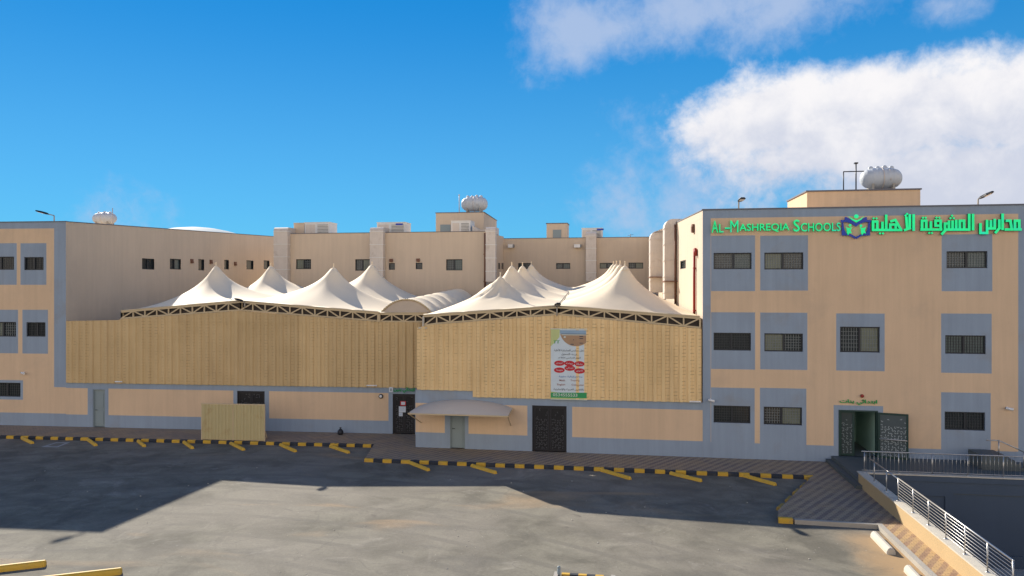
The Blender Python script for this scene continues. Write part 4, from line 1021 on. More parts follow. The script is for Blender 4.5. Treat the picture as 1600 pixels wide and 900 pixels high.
# ------------------------------------------------------------------ lamps on the tents
flood(383, 480, 474, PL, (381.5, 470.5, 373, 466.5, .1, .45), 'small dark flood lamp on the apex of the left tent truss', w=.05)
flood(870.5, 494, 480, PR, (871, 478, 873.5, 473.5, .05, .55), 'small dark flood lamp on the apex of the right tent truss', w=.06)
def mini_cam(pl, px, py, label, cat='camera', name='security_camera', m='white', lean=.18):
    u, z = pl.hit(px, py); o = thing(name, label, cat, tuple(pl.P(u, 0, z-.05)))
    q = MB(); q.tube(pl.P(u, 0, z), pl.P(u, .06, z), .05); q.tube(pl.P(u, .06, z), pl.P(u, .14, z-.02), .02); q.build('mount', M[m], o)
    q = MB(); q.tube(pl.P(u-.10, .12, z+.0), pl.P(u+lean, .24, z-.05), .055, n=10, r2=.06); q.build('camera_body', M[m], o)
    q = MB(); q.tube(pl.P(u-.11, .118, z), pl.P(u-.10, .12, z), .045); q.build('lens', M['frame'], o)
mini_cam(PR, 1109.5, 624, 'white security camera at the left corner of the right wing')
mini_cam(PR, 1573, 637, 'white security camera on the wall near the right end of the right wing')
mini_cam(PL, 38, 582, 'white security camera on the left wing above the lowest window')
q = thing('wall_lamp', 'round bulkhead lamp on the cream wall left of the posted gate', 'light', tuple(PL.P(PL.hit(595.5)[0], 0, PL.hit(595.5, 619)[1])))
u, z = PL.hit(595.5, 619); b = MB(); b.tube(PL.P(u, 0, z), PL.P(u, .07, z), .13, n=20); b.build('base', M['frame'], q); b = MB(); b.ball(PL.P(u, .08, z), .085, sc=(1, .5, 1)); b.build('glass_cover', M['white'], q)
u, z = PR.hit(1346.5, 618.5); q = thing('alarm_bell', 'small dark red alarm bell above the right wing entrance sign', 'alarm', tuple(PR.P(u, 0, z)))
b = MB(); b.tube(PR.P(u, 0, z), PR.P(u, .05, z), .07, n=16); b.build('base', M['frame'], q); b = MB(); b.ball(PR.P(u, .07, z), .085, sc=(1, .6, 1)); b.build('bell', M['rust'], q)
for pl, x0, x1, y0, lb_ in ((PL, 182, 193, 596, 'short white strip lamp at the foot of the left fence near its left end'), (PL, 574, 590, 602, 'short white strip lamp at the foot of the left fence near the gate'), (PR, 1077, 1095, 627, 'short white strip lamp at the foot of the right fence near the right wing')):
    (ua_, za_), (ub_, zb_) = pl.hit(x0, y0), pl.hit(x1, y0); o = thing('strip_lamp', lb_, 'light', tuple(pl.P(ua_, .1, za_)))
    b = MB(); b.box(pl, ua_, ub_, .10, .16, za_-.03, za_+.04); b.build('housing', M['white'], o); b = MB(); b.tube(pl.P(ua_+.04, .18, za_), pl.P(ub_-.04, .18, za_), .025); b.build('tube', M['white'], o)

# ------------------------------------------------------------------ writing
TBL = {'ء': (0xFE80, 1), 'آ': (0xFE81, 2), 'أ': (0xFE83, 2), 'ؤ': (0xFE85, 2), 'إ': (0xFE87, 2), 'ئ': (0xFE89, 4), 'ا': (0xFE8D, 2), 'ب': (0xFE8F, 4), 'ة': (0xFE93, 2), 'ت': (0xFE95, 4), 'ث': (0xFE99, 4), 'ج': (0xFE9D, 4), 'ح': (0xFEA1, 4), 'خ': (0xFEA5, 4), 'د': (0xFEA9, 2), 'ذ': (0xFEAB, 2), 'ر': (0xFEAD, 2), 'ز': (0xFEAF, 2), 'س': (0xFEB1, 4), 'ش': (0xFEB5, 4), 'ص': (0xFEB9, 4), 'ض': (0xFEBD, 4), 'ط': (0xFEC1, 4), 'ظ': (0xFEC5, 4), 'ع': (0xFEC9, 4), 'غ': (0xFECD, 4), 'ف': (0xFED1, 4), 'ق': (0xFED5, 4), 'ك': (0xFED9, 4), 'ل': (0xFEDD, 4), 'م': (0xFEE1, 4), 'ن': (0xFEE5, 4), 'ه': (0xFEE9, 4), 'و': (0xFEED, 2), 'ى': (0xFEEF, 2), 'ي': (0xFEF1, 4)}
def arabic(s):
    out = []; i = 0; joined = False
    while i < len(s):
        c = s[i]
        if c not in TBL:
            out.append(c); joined = False; i += 1; continue
        if c == 'ل' and i+1 < len(s) and s[i+1] in 'اأإ':
            lig = {'ا': 0xFEFB, 'أ': 0xFEF7, 'إ': 0xFEF9}[s[i+1]]; out.append(chr(lig+(1 if joined else 0))); joined = False; i += 2; continue
        b, k = TBL[c]; nxt = i+1 < len(s) and s[i+1] in TBL and s[i+1] != 'ء'
        if k == 1: out.append(chr(b)); joined = False
        elif k == 2: out.append(chr(b+(1 if joined else 0))); joined = False
        else:
            out.append(chr(b+(3 if joined and nxt else 2 if nxt else 1 if joined else 0))); joined = nxt
        i += 1
    r = ''.join(out)[::-1]
    import re
    return re.sub(r'[0-9٠-٩]+', lambda m_: m_.group(0)[::-1], r)
def text(name, body, pl, uc, zc, wid, hgt, w, mats, parent, ext=.004, bold=0.0, fit=True, side_mat=False):
    c = bpy.data.curves.new('lettering', 'FONT'); c.body = body; c.size = 1; c.extrude = .05; c.offset = bold
    c.resolution_u = 3
    o = bpy.data.objects.new('lettering', c); COL.objects.link(o); bpy.context.view_layer.update()
    dg = bpy.context.evaluated_depsgraph_get(); me = bpy.data.meshes.new_from_object(o.evaluated_get(dg))
    V = np.array([v.co[:] for v in me.vertices]); lo, hi = V.min(0), V.max(0); sz = hi-lo
    q = MB()
    for v in V: q.v.append(tuple(pl.P(uc+((v[0]-lo[0])/sz[0]-.5)*wid, w+(v[2]-lo[2])/sz[2]*ext, zc+((v[1]-lo[1])/sz[1]-.5)*hgt)))
    for p in me.polygons: q.f.append(tuple(p.vertices)); q.mi.append(1 if (side_mat and abs(p.normal.z) < .5) else 0); q.sm.append(False)
    bpy.data.objects.remove(o); bpy.data.curves.remove(c); bpy.data.meshes.remove(me)
    return q.build(name, mats, parent, weld=False)
def px_text(name, body, pl, x0, x1, y0, y1, w, mats, parent, **kw):
    r = prect(pl, x0, x1, y0, y1); return text(name, body, pl, (r[0]+r[1])/2, (r[2]+r[3])/2, r[1]-r[0], r[3]-r[2], w, mats, parent, **kw)
# English name in small capitals
u, z = PR.hit(1210, 355)
sg = thing('name_sign', 'lit green letters reading AL-MASHREQIA SCHOOLS on the right wing', 'sign', tuple(PR.P(u, .05, z)))
MS = [M['signgreen'], M['signside']]
def tilt(x): return 1.6*(1-(x-1112)/200)
for body, x0, x1, big in (('A', 1111.5, 1121.5, 1), ('L', 1123, 1130, 0), ('-', 1132, 1139.5, 2), ('M', 1140.5, 1153, 1), ('ASHREQIA', 1154.5, 1232.5, 0), ('S', 1238.5, 1248.5, 1), ('CHOOLS', 1250, 1312, 0)):
    xm = (x0+x1)/2; yb = 363.8-(xm-1112)*.012; h = {1: 18.5, 0: 13.2, 2: 2.2}[big]; y1_ = yb if big != 2 else yb-5.5
    px_text('letters', body, PR, x0, x1, y1_-h, y1_, .06, MS, sg, ext=.10, bold=.0 if body == 'M' else .010, side_mat=True)
# Arabic name drawn stroke by stroke (signboard kufic)
u, z = PR.hit(1475, 352)
sa = thing('name_sign', 'lit green Arabic letters on the right wing, right of the book emblem', 'sign', tuple(PR.P(u, .05, z)))
zx = lambda X, Y: PR.hit(1350+X/6.4, 325+Y/6.4)
def stroke(q, pts, wd, w0=.05, w1=.15):
    P = [zx(*p) for p in pts]
    for (a, b), (c, d) in zip(P[:-1], P[1:]):
        L = math.hypot(c-a, d-b); dx, dz = (c-a)/L, (d-b)/L; e = wd*.5
        a0, b0, c0, d0 = a-dx*e*.9, b-dz*e*.9, c+dx*e*.9, d+dz*e*.9; ox, oz = -dz*e, dx*e
        jj = random.uniform(0, .012)
        q.prism(PR, [(a0-ox, b0-oz), (c0-ox, d0-oz), (c0+ox, d0+oz), (a0+ox, b0+oz)], w0, w1+jj, 0, 1)
words = {
 'madaris': [[(1535, 218), (1535, 130), (1492, 130), (1492, 218)], [(1548, 217), (1402, 217)], [(1412, 130), (1448, 130), (1460, 217)], [(1370, 70), (1370, 212)], [(1337, 128), (1337, 205), (1303, 245)],
             [(1292, 122), (1292, 205)], [(1292, 207), (1215, 207)], [(1254, 135), (1254, 205)], [(1215, 132), (1215, 252), (1150, 252), (1150, 165)]],
 'almashreqia': [[(1076, 72), (1076, 215)], [(1037, 72), (1037, 217)], [(1037, 218), (800, 218)], [(986, 215), (986, 130), (944, 130), (944, 215)], [(908, 130), (908, 215)], [(872, 138), (872, 215)], [(836, 138), (836, 215)],
                 [(836, 158), (796, 158), (796, 228), (768, 260)], [(753, 217), (753, 130), (702, 130), (702, 180), (750, 180)], [(758, 218), (563, 218)], [(656, 145), (656, 215)], [(610, 215), (610, 130), (568, 130), (568, 215)]],
 'alahliya': [[(484, 76), (484, 220)], [(446, 76), (446, 205), (398, 222)], [(412, 100), (420, 205)], [(360, 222), (83, 222)], [(358, 218), (302, 122), (262, 135)], [(252, 220), (252, 168), (306, 168), (306, 218)], [(211, 80), (211, 220)], [(174, 150), (174, 220)],
              [(122, 220), (122, 138), (80, 138), (80, 220)]]}
for k, ss_ in words.items():
    q = MB()
    for s_ in ss_: stroke(q, s_, .115)
    q.build('word', MS, sa, weld=False)
q = MB()
for X, Y in ((852, 104), (884, 104), (868, 80), (712, 100), (742, 100), (640, 252), (668, 252), (578, 100), (606, 100), (150, 256), (180, 256), (86, 106), (116, 106), (405, 78), (420, 62)):
    q = MB(); a, b = zx(X, Y); s_ = .062; q.prism(PR, [(a, b-s_), (a+s_, b), (a, b+s_), (a-s_, b)], .05, .14, 0, 1); q.build('dot', MS, sa, weld=False)
# emblem: an open book with children
u, z = PR.hit(1335, 354)
em = thing('emblem_sign', 'blue open book emblem with green figures between the two name signs', 'sign', tuple(PR.P(u, .05, z)))
zy = lambda X, Y: PR.hit(1290+X/16.37, 325+Y/16.37)
def poly(q, pts, w0, w1): q.prism(PR, [zy(*p) for p in pts], w0, w1, 0, 0)
q = MB()
for sx in (1, -1):
    mx = lambda p: (p[0] if sx == 1 else 1516-p[0], p[1])
    poly(q, [mx(p) for p in [(480, 235), (520, 240), (640, 300), (755, 400), (758, 480), (690, 430), (600, 385), (500, 360), (385, 375), (370, 315), (480, 310)]], .05, .13)
    poly(q, [mx(p) for p in [(400, 380), (435, 380), (460, 560), (505, 650), (560, 655), (640, 680), (745, 735), (745, 795), (640, 730), (560, 705), (400, 705)]], .05, .128)
q.build('book', M['signblue'], em)
for cx, cy, name in ((605, 545, 'figure'), (915, 545, 'figure'), (760, 300, 'figure')):
    q = MB()
    if cy > 400:
        sgn = 1 if cx < 700 else -1; bxs = cx-35*sgn if cx < 700 else cx+15
        hc = (cx, 450) if cx < 700 else (880, 460)
        poly(q, [(hc[0]+32*math.cos(t_*math.pi/6), hc[1]+32*math.sin(t_*math.pi/6)) for t_ in range(12)], .135, .17)
        poly(q, [(bxs-75, 480), (bxs-40, 515), (bxs+40, 515), (bxs+80, 480), (bxs+60, 545), (bxs+45, 580), (bxs+75, 660), (bxs+20, 640), (bxs-20, 700), (bxs-50, 640), (bxs-50, 560)], .135, .168)
    else:
        poly(q, [(762+55*math.cos(t_*math.pi/8), 222+50*math.sin(t_*math.pi/8)) for t_ in range(16)], .135, .17)
        poly(q, [(560, 215), (660, 290), (762, 325), (862, 290), (960, 215), (880, 310), (762, 375), (640, 310)], .14, .172)
    q.build(name, MS, em)
# small green door signs
u, z = PR.hit(1340, 628); o = thing('door_sign', 'small green Arabic letters above the right wing entrance', 'sign', tuple(PR.P(u, 0, z)))
px_text('letters', arabic('ابتدائي بنات'), PR, 1311.5, 1370, 623.8, 632.6, .03, [M['doorgreen']], o, ext=.04, bold=.02)
u, z = PL.hit(632, 609); o = thing('door_sign', 'green Arabic letters with a small pale badge above the posted black gate', 'sign', tuple(PL.P(u, 0, z)))
px_text('letters', arabic('ابتدائي بنين'), PL, 616, 648.5, 604.5, 613.5, .10, [M['doorgreen']], o, ext=.04, bold=.02)
q = MB(); r = prect(PL, 608.8, 614.8, 604.6, 612.3); q.box(PL, r[0], r[1], .08, .12, r[2], r[3]); bo = q.build('badge', M['paper'], o)
q = MB(); q.box(PL, r[0]+.07, r[1]-.07, .12, .13, r[2]+.06, r[3]-.07); q.build('mark', M['door_grey'], bo)
# posters on the gate
for (x0, x1, y0, y1), lb_, fm in (((625, 633.8, 627, 634.2), 'small red bordered notice, upper one on the black gate', 'red'), ((622.8, 633.6, 635.3, 644.5), 'white notice in the middle of the black gate', 'paper'), ((622.8, 628.8, 644.8, 650.6), 'small white slip below the larger notice on the black gate', 'paper')):
    r = prect(PL, x0, x1, y0, y1); o = thing('notice', lb_, 'poster', tuple(PL.P((r[0]+r[1])/2, -.06, r[2])))
    q = MB(); q.box(PL, r[0], r[1], -.066, -.06, r[2], r[3]); q.build('sheet', M[fm], o)
    if fm == 'red': q = MB(); q.box(PL, r[0]+.05, r[1]-.05, -.06, -.056, r[2]+.05, r[3]-.04); q.build('print', M['paper'], o)
    else:
        q = MB()
        for i in range(4): zz = r[3]-.06-(r[3]-r[2]-.1)*i/4; q.box(PL, r[0]+.04, r[1]-.06-.03*(i % 2), -.06, -.057, zz-.012, zz)
        q.build('print', M['bannersky'], o)
# banner
r = prect(PR, 861, 917, 513.5, 624); BW = r[1]-r[0]; BH = r[3]-r[2]; b0 = r[0]; bz = r[2]; wq = .12
bn = thing('banner', 'tall printed school banner with red ovals hung on the right fence', 'banner', tuple(PR.P((r[0]+r[1])/2, .1, r[2])))
bu = lambda f_: b0+BW*f_; bv = lambda f_: bz+BH*(1-f_)
q = MB(); q.box(PR, r[0], r[1], wq-.02, wq, r[2], r[3]); q.build('sheet', M['bannerbase'], bn)
q = MB(); q.prism(PR, [(bu(.0), bv(0)), (bu(.26), bv(0)), (bu(.24), bv(.12)), (bu(.1), bv(.2)), (bu(0), bv(.25))], wq, wq+.004); q.build('corner_print', M['bannery'], bn); q = MB()
q.prism(PR, [(bu(0), bv(1)), (bu(1), bv(1)), (bu(1), bv(.90)), (bu(.6), bv(.925)), (bu(0), bv(.89))], wq, wq+.003); q.build('corner_print', M['bannery'], bn); q = MB()
q.prism(PR, [(bu(.93), bv(.90)), (bu(1), bv(.90)), (bu(1), bv(.72))], wq, wq+.004)
q.build('corner_print', M['bannery'], bn)
def arcpoly(x0, x1, cx, cy, rx, ry, top, n=14):
    return
q = MB(); cxx, cyy, rx, ry = .70, .02, .45, .225
pts = [(min(.985, max(.24, cxx-rx*math.cos(t_))), min(.5, cyy+ry*math.sin(t_))) for t_ in [math.pi*i/18 for i in range(19)]]
pts = [(a, b) for a, b in pts]; 
q.prism(PR, [(bu(a), bv(max(.005, b))) for a, b in pts][::-1], wq, wq+.006); q.build('photo_print', M['bannersky'], bn)
q = MB()
low = [(cxx-rx*math.cos(t_), cyy+ry*math.sin(t_)) for t_ in [math.pi*i/24 for i in range(25)]]; low = [(min(a, .985), b) for a, b in low if b > .075]
q.prism(PR, [(bu(a), bv(b)) for a, b in [(low[0][0]+.01, .072)]+low+[(low[-1][0], .072)]][::-1], wq+.006, wq+.009); q.build('photo_building', M['bannerb'], bn)
q = MB()
for (a0, a1, c0, c1) in ((.30, .985, .070, .077), (.34, .37, .105, .118), (.395, .425, .105, .118), (.80, .90, .100, .112), (.80, .90, .130, .142), (.55, .64, .212, .224), (.80, .90, .195, .205), (.62, .65, .15, .16)): q.prism(PR, [(bu(a0), bv(c1)), (bu(a1), bv(c1)), (bu(a1), bv(c0)), (bu(a0), bv(c0))], wq+.009, wq+.011)
q.build('photo_detail', M['ink'], bn)
q = MB(); q.prism(PR, [(bu(.30), bv(.078)), (bu(.98), bv(.078)), (bu(.98), bv(.090)), (bu(.30), bv(.090))][::-1], wq+.009, wq+.012); q.prism(PR, [(bu(.36), bv(.128)), (bu(.42), bv(.128)), (bu(.42), bv(.105)), (bu(.36), bv(.105))], wq+.009, wq+.012); q.build('photo_highlight', M['silver'], bn)
q = MB(); 
for a0 in (.10, .19): 
    q.prism(PR, [(bu(a0), bv(.21)), (bu(a0+.02), bv(.21)), (bu(a0+.03), bv(.175)), (bu(a0), bv(.175))], wq+.004, wq+.006)
q.prism(PR, [(bu(.08), bv(.172)), (bu(.25), bv(.172)), (bu(.25), bv(.165)), (bu(.08), bv(.165))], wq+.004, wq+.006)
q.build('logo_print', M['bannerg'], bn)
def btext(body, x0, x1, y0, y1, m, w_=.0045, bold=.01): text('text_line', body, PR, (bu(x0)+bu(x1))/2, (bv(y0)+bv(y1))/2, (x1-x0)*BW, (y1-y0)*BH, wq+w_, [M[m]], bn, ext=.003, bold=bold)
btext(arabic('تعلن مدارس المشرقية الأهلية'), .09, .93, .285, .325, 'ink'); btext(arabic('عن بدء التسجيل'), .30, .74, .34, .378, 'ink'); btext(arabic('للعام الدراسي ١٤٤٥ هـ'), .20, .83, .395, .43, 'ink')
q = MB(); ov = [(.24, .488, .145), (.52, .488, .145), (.80, .492, .14), (.53, .555, .15), (.24, .585, .15), (.80, .592, .15)]
for k_, (a, b, rx_) in enumerate(ov): q.prism(PR, [(bu(a+rx_*math.cos(t_*math.pi/10)), bv(b+.038*math.sin(t_*math.pi/10))) for t_ in range(20)][::-1], wq, wq+.006+.0012*k_)
q.build('ovals', M['red'], bn)
for body, (a, b, rx_) in zip(('تمهيدي', 'روضة', 'حضانة', 'ابتدائي', 'متوسط', 'ثانوي'), ov): btext(arabic(body), a-rx_*.62, a+rx_*.62, b-.016, b+.016, 'paper', w_=.0155)
btext(arabic('مناهج إثرائية مطورة'), .23, .88, .66, .695, 'inkblue'); btext('Math', .24, .40, .715, .742, 'inkred'); btext('Training', .55, .80, .715, .745, 'inkred'); btext('English', .18, .40, .775, .808, 'inkred'); btext('Computer', .58, .93, .775, .808, 'inkred')
btext(arabic('باللغتين العربية والإنجليزية'), .08, .92, .84, .875, 'ink')
q = MB(); q.prism(PR, [(bu(.0), bv(.975)), (bu(1), bv(.975)), (bu(1), bv(.895)), (bu(0), bv(.905))], wq+.003, wq+.007); q.build('green_strip', M['bannerg'], bn)
btext('0534555533', .06, .74, .912, .955, 'silver', w_=.0075)
q = MB(); q.box(PR, r[0]-.02, r[1]+.02, wq-.03, wq+.015, r[3]-.03, r[3]+.01); q.box(PR, r[0]-.02, r[1]+.02, wq-.03, wq+.015, r[2]-.01, r[2]+.02); q.build('rail', M['silver'], bn)

# ------------------------------------------------------------------ awning over the side door
aw = thing('awning', 'curved grey beige fabric awning over the small grey door', 'awning', tuple(PR.P(PR.hit(728)[0], .8, 2.6)))
a0, a1 = PR.hit(656)[0], PR.hit(801)[0]; zlo_ = PR.hit(728, 641.5)[1]; zw = PR.hit(728, 626)[1]
q = MB(); n = 24; m_ = 10; dep = 1.5; sh = .55
def apt(i, j):
    s = i/n*2-1; t_ = j/m_
    crown = (1-s*s)**.8 if abs(s) < 1 else 0
    zwall = zlo_+.16+(zw-zlo_-.12)*crown
    z_ = zlo_+.02+(zwall-zlo_)*(math.cos(t_*math.pi/2)**.8 if t_ < 1 else 0)
    return PR.P(a0-sh*.3*t_+(a1-a0+sh*.3*t_)*i/n, dep*t_+.01, z_)
for i in range(n):
    for j in range(m_): q.face([apt(i, j), apt(i+1, j), apt(i+1, j+1), apt(i, j+1)], 0, True)
fm = mat('awning_fabric', (.55, .48, .39), .8, var=.05)
q.build('fabric', fm, aw)
q = MB(); p0, p1 = apt(0, m_), apt(n, m_); q.bar(p0, p1, .06); q.bar(apt(0, 0), p0, .05); q.bar(apt(n, 0), p1, .05); q.bar(PR.P(a1-.1, .02, zlo_-.7), p1, .04); q.bar(PR.P(a0+.1, .02, zlo_-.7), p0, .04); q.build('frame', M['steel'], aw)

# loose sheet panel standing at the left kerb
pa = ground(314.5, 687, WK); pb = ground(413.5, 689.5, WK)
SP = Plane(pa, pb); hz = SP.hit(360, 631)[1]
o = thing('sheet_screen', 'free standing dull yellow corrugated screen in front of the left black gate', 'screen', tuple(SP.P(SP.L/2, 0, WK)))
for i in range(2):
    q = MB(); a, b = SP.L/2*i+.04, SP.L/2*(i+1)-.02; n = 9; p = (b-a)/n
    us_, ws_ = [], []
    for k in range(n):
        for f_, h_ in ((0, 0), (.4, 0), (.5, .03), (.88, .03)): us_.append(a+p*(k+f_)); ws_.append(h_)
    us_.append(b); ws_.append(0)
    for k in range(len(us_)-1): q.face([SP.P(us_[k], ws_[k], WK+.05), SP.P(us_[k+1], ws_[k+1], WK+.05), SP.P(us_[k+1], ws_[k+1], hz-.04), SP.P(us_[k], ws_[k], hz-.04)])
    q.build('panel', mat('dull_yellow_sheet', (.47, .39, .20), .65, var=.06, streak=.12, vscale=1.5, dirt=(.36, .22, .09), dirtamt=.7) if i == 0 else bpy.data.materials['dull_yellow_sheet'], o, weld=False)
q = MB()
for u in (0.02, SP.L/2, SP.L-.02): q.box(SP, u-.03, u+.03, -.06, .0, WK, hz)
q.box(SP, 0, SP.L, -.05, .035, hz-.05, hz+.01); q.box(SP, .05, SP.L-.05, -.05, -.01, WK+.02, WK+.08); q.build('frame', M['steel'], o)
for u in (.3, SP.L-.3): q = MB(); q.bar(SP.P(u, -.05, hz*.7), SP.P(u, -.9, WK+.02), .05); q.bar(SP.P(u, -.05, WK+.04), SP.P(u, -.9, WK+.04), .05); q.build('brace', M['steel'], o)
# small dark bin-like object by the wall
gx, gy = ground(532, 679, WK); o = thing('waste_bag', 'small dark knotted bag on the pavement against the left yard wall', 'bag', (gx, gy, WK))
q = MB(); q.lathe((gx, gy, WK), [(.001, 0), (.13, .0), (.17, .08), (.16, .2), (.10, .29), (.05, .33)], n=14); q.build('bag', M['black'], o); q = MB(); q.lathe((gx, gy, WK+.32), [(.04, 0), (.03, .03), (.07, .09), (.001, .10)], n=10); q.build('knot', M['black'], o)

# ------------------------------------------------------------------ parking bars
def bar_stop(a, b, label, group, m='yellow', r=.085, name='parking_bar'):
    a = Vector((*a, 0)); b = Vector((*b, 0)); d = (b-a); L = d.length; d.normalize(); s = Vector((-d.y, d.x, 0))
    q = MB(); prof = [(-r*1.05, -.01), (-r*1.0, r*.7), (-r*.72, r*1.3), (-r*.3, r*1.62), (r*.3, r*1.62), (r*.72, r*1.3), (r*1.0, r*.7), (r*1.05, -.01)]
    n = len(prof); rings = []
    for t_, k in ((0, .8), (.03, 1), (L-.03, 1), (L, .8)): rings.append([a+d*t_+s*(x*k)+Vector((0, 0, max(z_, -.01)*(k if z_ > 0 else 1))) for x, z_ in prof])
    for r0, r1 in zip(rings[:-1], rings[1:]):
        for k in range(n): q.face([r0[k], r0[(k+1) % n], r1[(k+1) % n], r1[k]])
    q.face(rings[0][::-1]); q.face(rings[-1])
    o = q.build(name, M[m], org=((a+b)/2)); tag(o, label, 'parking bar' if m == 'yellow' else 'wheel stop', group); return o
GP = 'yellow parking bars along the kerbs'
LBP = [((35, 684), (51, 691.5), 'yellow bar on the asphalt, first from the left along the left kerb'), ((137, 685.5), (150, 695), 'yellow bar just right of the faded white square, touching the left kerb'),
       ((214, 686.5), (226, 696.5), 'yellow bar at the left kerb, third from the left'), ((284, 687.5), (301, 699.5), 'yellow bar just left of the free standing screen'),
       ((359, 691), (381, 702), 'yellow bar in front of the middle of the free standing screen'), ((438, 694), (462, 704.5), 'yellow bar just right of the free standing screen'),
       ((516, 696.5), (545, 706.5), 'yellow bar at the right end of the left kerb'), ((637, 721), (670, 734), 'yellow bar below the awning door, first at the right kerb'),
       ((737, 727), (775, 738.5), 'yellow bar in front of the stretch left of the black double gate'), ((939, 734), (985, 747.5), 'yellow bar right of the banner, at the middle of the right kerb'),
       ((1047, 739), (1096, 751), 'yellow bar before the left corner of the right wing'), ((1159, 742), (1212, 757), 'yellow bar nearest the entrance paving, last at the right kerb')]
for p, q_, lb_ in LBP: bar_stop(ground(p[0], p[1]+2), ground(q_[0], q_[1]+2), lb_, GP)
bar_stop(ground(-30, 896), ground(72, 884), 'sunlit yellow bar at the left edge of the picture', 'sunlit yellow bars in the foreground', r=.11)
bar_stop(ground(60, 911), ground(190.5, 896), 'sunlit yellow bar cut by the bottom edge of the picture', 'sunlit yellow bars in the foreground', r=.11)
bar_stop(ground(1366, 839), ground(1393, 867), 'white concrete wheel stop in full by the sandy kerb', 'white wheel stops', m='stopwhite', r=.13, name='wheel_stop')
bar_stop(ground(1419, 893), ground(1448, 925), 'white concrete wheel stop cut by the bottom edge', 'white wheel stops', m='stopwhite', r=.13, name='wheel_stop')
# faded painted square
c4 = [ground(64, 698.5), ground(88, 691), ground(110, 691.2), ground(90, 699)]; ctr = Vector((sum(p[0] for p in c4)/4, sum(p[1] for p in c4)/4))
q = MB(); inn = [tuple(ctr+(Vector(p)-ctr)*.62) for p in c4]
for k in range(4): k2 = (k+1) % 4; q.face([(*c4[k], .004), (*c4[k2], .004), (*inn[k2], .004), (*inn[k], .004)])
tag(q.build('painted_square', mat('faded_white_paint', (.30, .31, .30), .9, var=.25, fine=.2)), kind='structure')
# paved island in the foreground
i0 = ground(872, 898, .14); i1 = ground(955, 898, .14)
o = thing('paved_island', 'small block paved island with yellow kerb at the bottom edge', 'traffic island', (i0[0]+.8, i0[1]-1.5, 0))
ax = i0[0]; bx_ = i1[0]; yy = i0[1]; q = MB(); q.slab([(ax, yy-.15), (ax+.15, yy), (bx_-.25, yy), (bx_, yy-.25), (bx_+.1, yy-4), (ax-.1, yy-4)], -.02, .13); q.build('paving', M['paver'], o)
for k in range(5):
    q = MB(); a = ax+.1+(bx_-ax-.3)*k/5; b = ax+.1+(bx_-ax-.3)*(k+1)/5-.01; q.bx(a, b, yy, yy+.12, -.02, .17); q.build('kerb_stone', M['kyellow'] if k % 2 == 0 else M['kblack'], o)
for sx, x_ in ((-1, ax-.1), (1, bx_+.02)):
    for k in range(6):
        q = MB(); q.bx(x_-.02, x_+.1, yy-.35-k*.55, yy-.35-k*.55+.53, -.02, .165); q.build('kerb_stone', M['kyellow'] if k % 2 else M['concrete'], o)
gx, gy = ax+.02, yy+.02; q = MB(); q.tube((gx, gy, 0), (gx, gy, .34), .05); q.ball((gx, gy, .34), .052); tag(q.build('bollard', M['door_grey']), 'short grey post at the corner of the foreground island', 'bollard')

# ------------------------------------------------------------------ railings and outside stairs
def railing(pl, ua, ub, z0, z1, posts, rails, label, bal=0, pr=.021, rr_=.010, tr=.027, group=None, w=0):
    o = thing('railing', label, 'railing', tuple(pl.P((ua+ub)/2, w, z0)), group)
    q = MB(); q.tube(pl.P(ua, w, z1), pl.P(ub, w, z1), tr, n=10); q.ball(pl.P(ua, w, z1), tr, 0, 8, 6); q.ball(pl.P(ub, w, z1), tr, 0, 8, 6); q.build('handrail', M['stainless'], o)
    for u in posts:
        q = MB(); q.tube(pl.P(u, w, z0), pl.P(u, w, z1-.01), pr, n=10); q.lathe(pl.P(u, w, z0), [(.06, 0), (.06, .015), (.03, .03)], n=12); q.build('post', M['stainless'], o)
    if rails:
        q = MB()
        for i in range(rails): z_ = z0+.1+(z1-z0-.2)*i/(rails-1)if rails > 1 else (z0+z1)/2; q.tube(pl.P(ua, w, z_), pl.P(ub, w, z_), rr_, n=8)
        q.build('rails', M['stainless'], o)
    if bal:
        q = MB()
        for z_ in (z0+.08,): q.tube(pl.P(ua, w, z_), pl.P(ub, w, z_), .016)
        n = int((ub-ua)/bal)
        for i in range(1, n): u = ua+(ub-ua)*i/n; q.tube(pl.P(u, w, z0+.08), pl.P(u, w, z1), .008, n=5)
        q.build('balusters', M['stainless'], o)
    return o
NR = Plane((9.6, 0), (9.6, 40))
ys = [NR.hit(x)[0] for x in (1403.5, 1426.7, 1451, 1478, 1508, 1543, 1583)]
railing(NR, ys[-1], ys[0], .73, 1.55, ys, 7, 'shiny steel railing with many rails on the sunlit parapet')
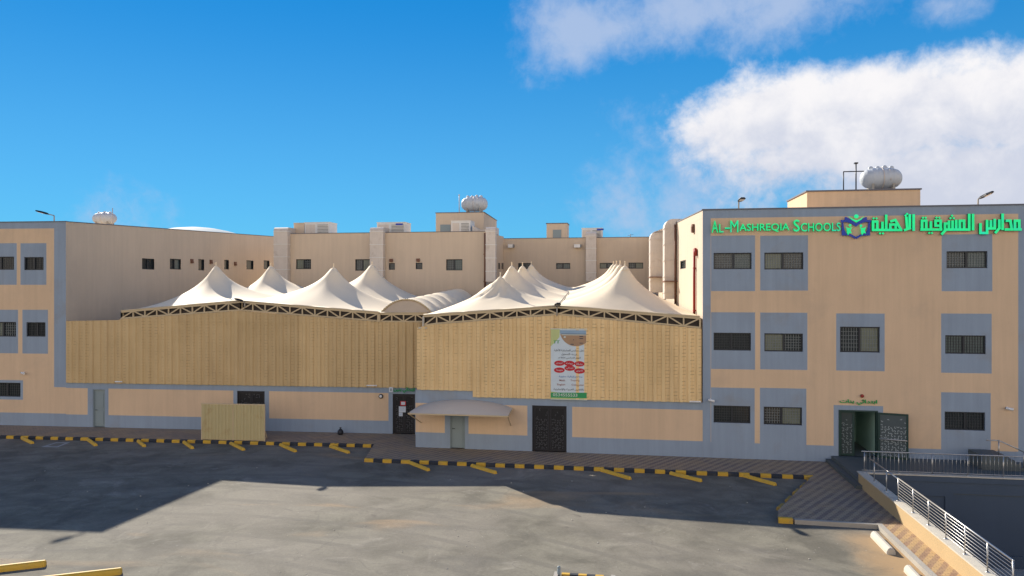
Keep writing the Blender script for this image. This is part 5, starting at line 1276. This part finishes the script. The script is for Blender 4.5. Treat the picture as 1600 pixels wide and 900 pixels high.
ys2 = [NR.hit(x)[0] for x in (1366, 1385)]
railing(NR, ys[0]+.05, ys2[0]+.6, .73, 1.53, ys2, 0, 'plain steel handrail on two posts in the shade above the steps')
FRp = Plane((9.6, 33.2), (30, 33.2)); 
railing(FRp, .0, 16.2, .73, 1.6, [FRp.hit(x)[0] for x in (1350.5, 1404, 1457, 1512, 1568)]+[16.1], 0, 'long steel railing with thin balusters above the sunken yard', bal=.16)
# little flight of steps going down to the right
XS = Plane((0, 35.6), (1, 35.6)); sx0 = XS.hit(1535)[0]; sx1 = XS.hit(1566)[0]; sx2 = XS.hit(1606)[0]
o = thing('outside_stairs', 'short dark flight of steps with handrail at the far right behind the long railing', 'stairs', (sx1, 35.9, .45))
q = MB(); n = 4
for i in range(n):
    xa = sx1+(sx2-sx1)*i/n; q.bx(xa, xa+(sx2-sx1)/n-.001, 35.6, 37.0, .45, .45+.62*(n-i)/n)
q.bx(sx0, sx1-.001, 35.6, 37.0, .45, 1.08); q.build('steps', M['darktile'], o)
q = MB(); za = XS.hit(1561, 688.5)[1]; zb_ = XS.hit(1600, 706)[1]; xa, xb = XS.hit(1561)[0], XS.hit(1600)[0]
q.tube((xa, 35.62, za), (xb, 35.62, zb_), .03); q.tube((xa, 35.62, za), (xa, 35.62, 1.0), .025); q.tube((xb, 35.62, zb_), (xb, 35.62, .6), .025); q.tube((xa, 35.62, za), (xa-.5, 35.62, za), .03); q.build('handrail', M['stainless'], o)

# scattered grit and litter on the sunlit lot
rnd = random.Random(5); q = MB()
for i in range(90):
    px = rnd.uniform(0, 1500); py = rnd.uniform(700, 900); gx, gy = ground(px, py)
    if gx > 8.4 or gy > 34: continue
    s_ = rnd.uniform(.010, .028); q.ball((gx, gy, s_*.4), s_, 0, 5, 3, (rnd.uniform(.7, 1.5), rnd.uniform(.7, 1.5), .6))
tag(q.build('grit', M['stopwhite'], weld=False), 'pale grit scattered over the asphalt', 'grit', kind='stuff')

for ob in S.objects:
    if '_org' in ob: del ob['_org']
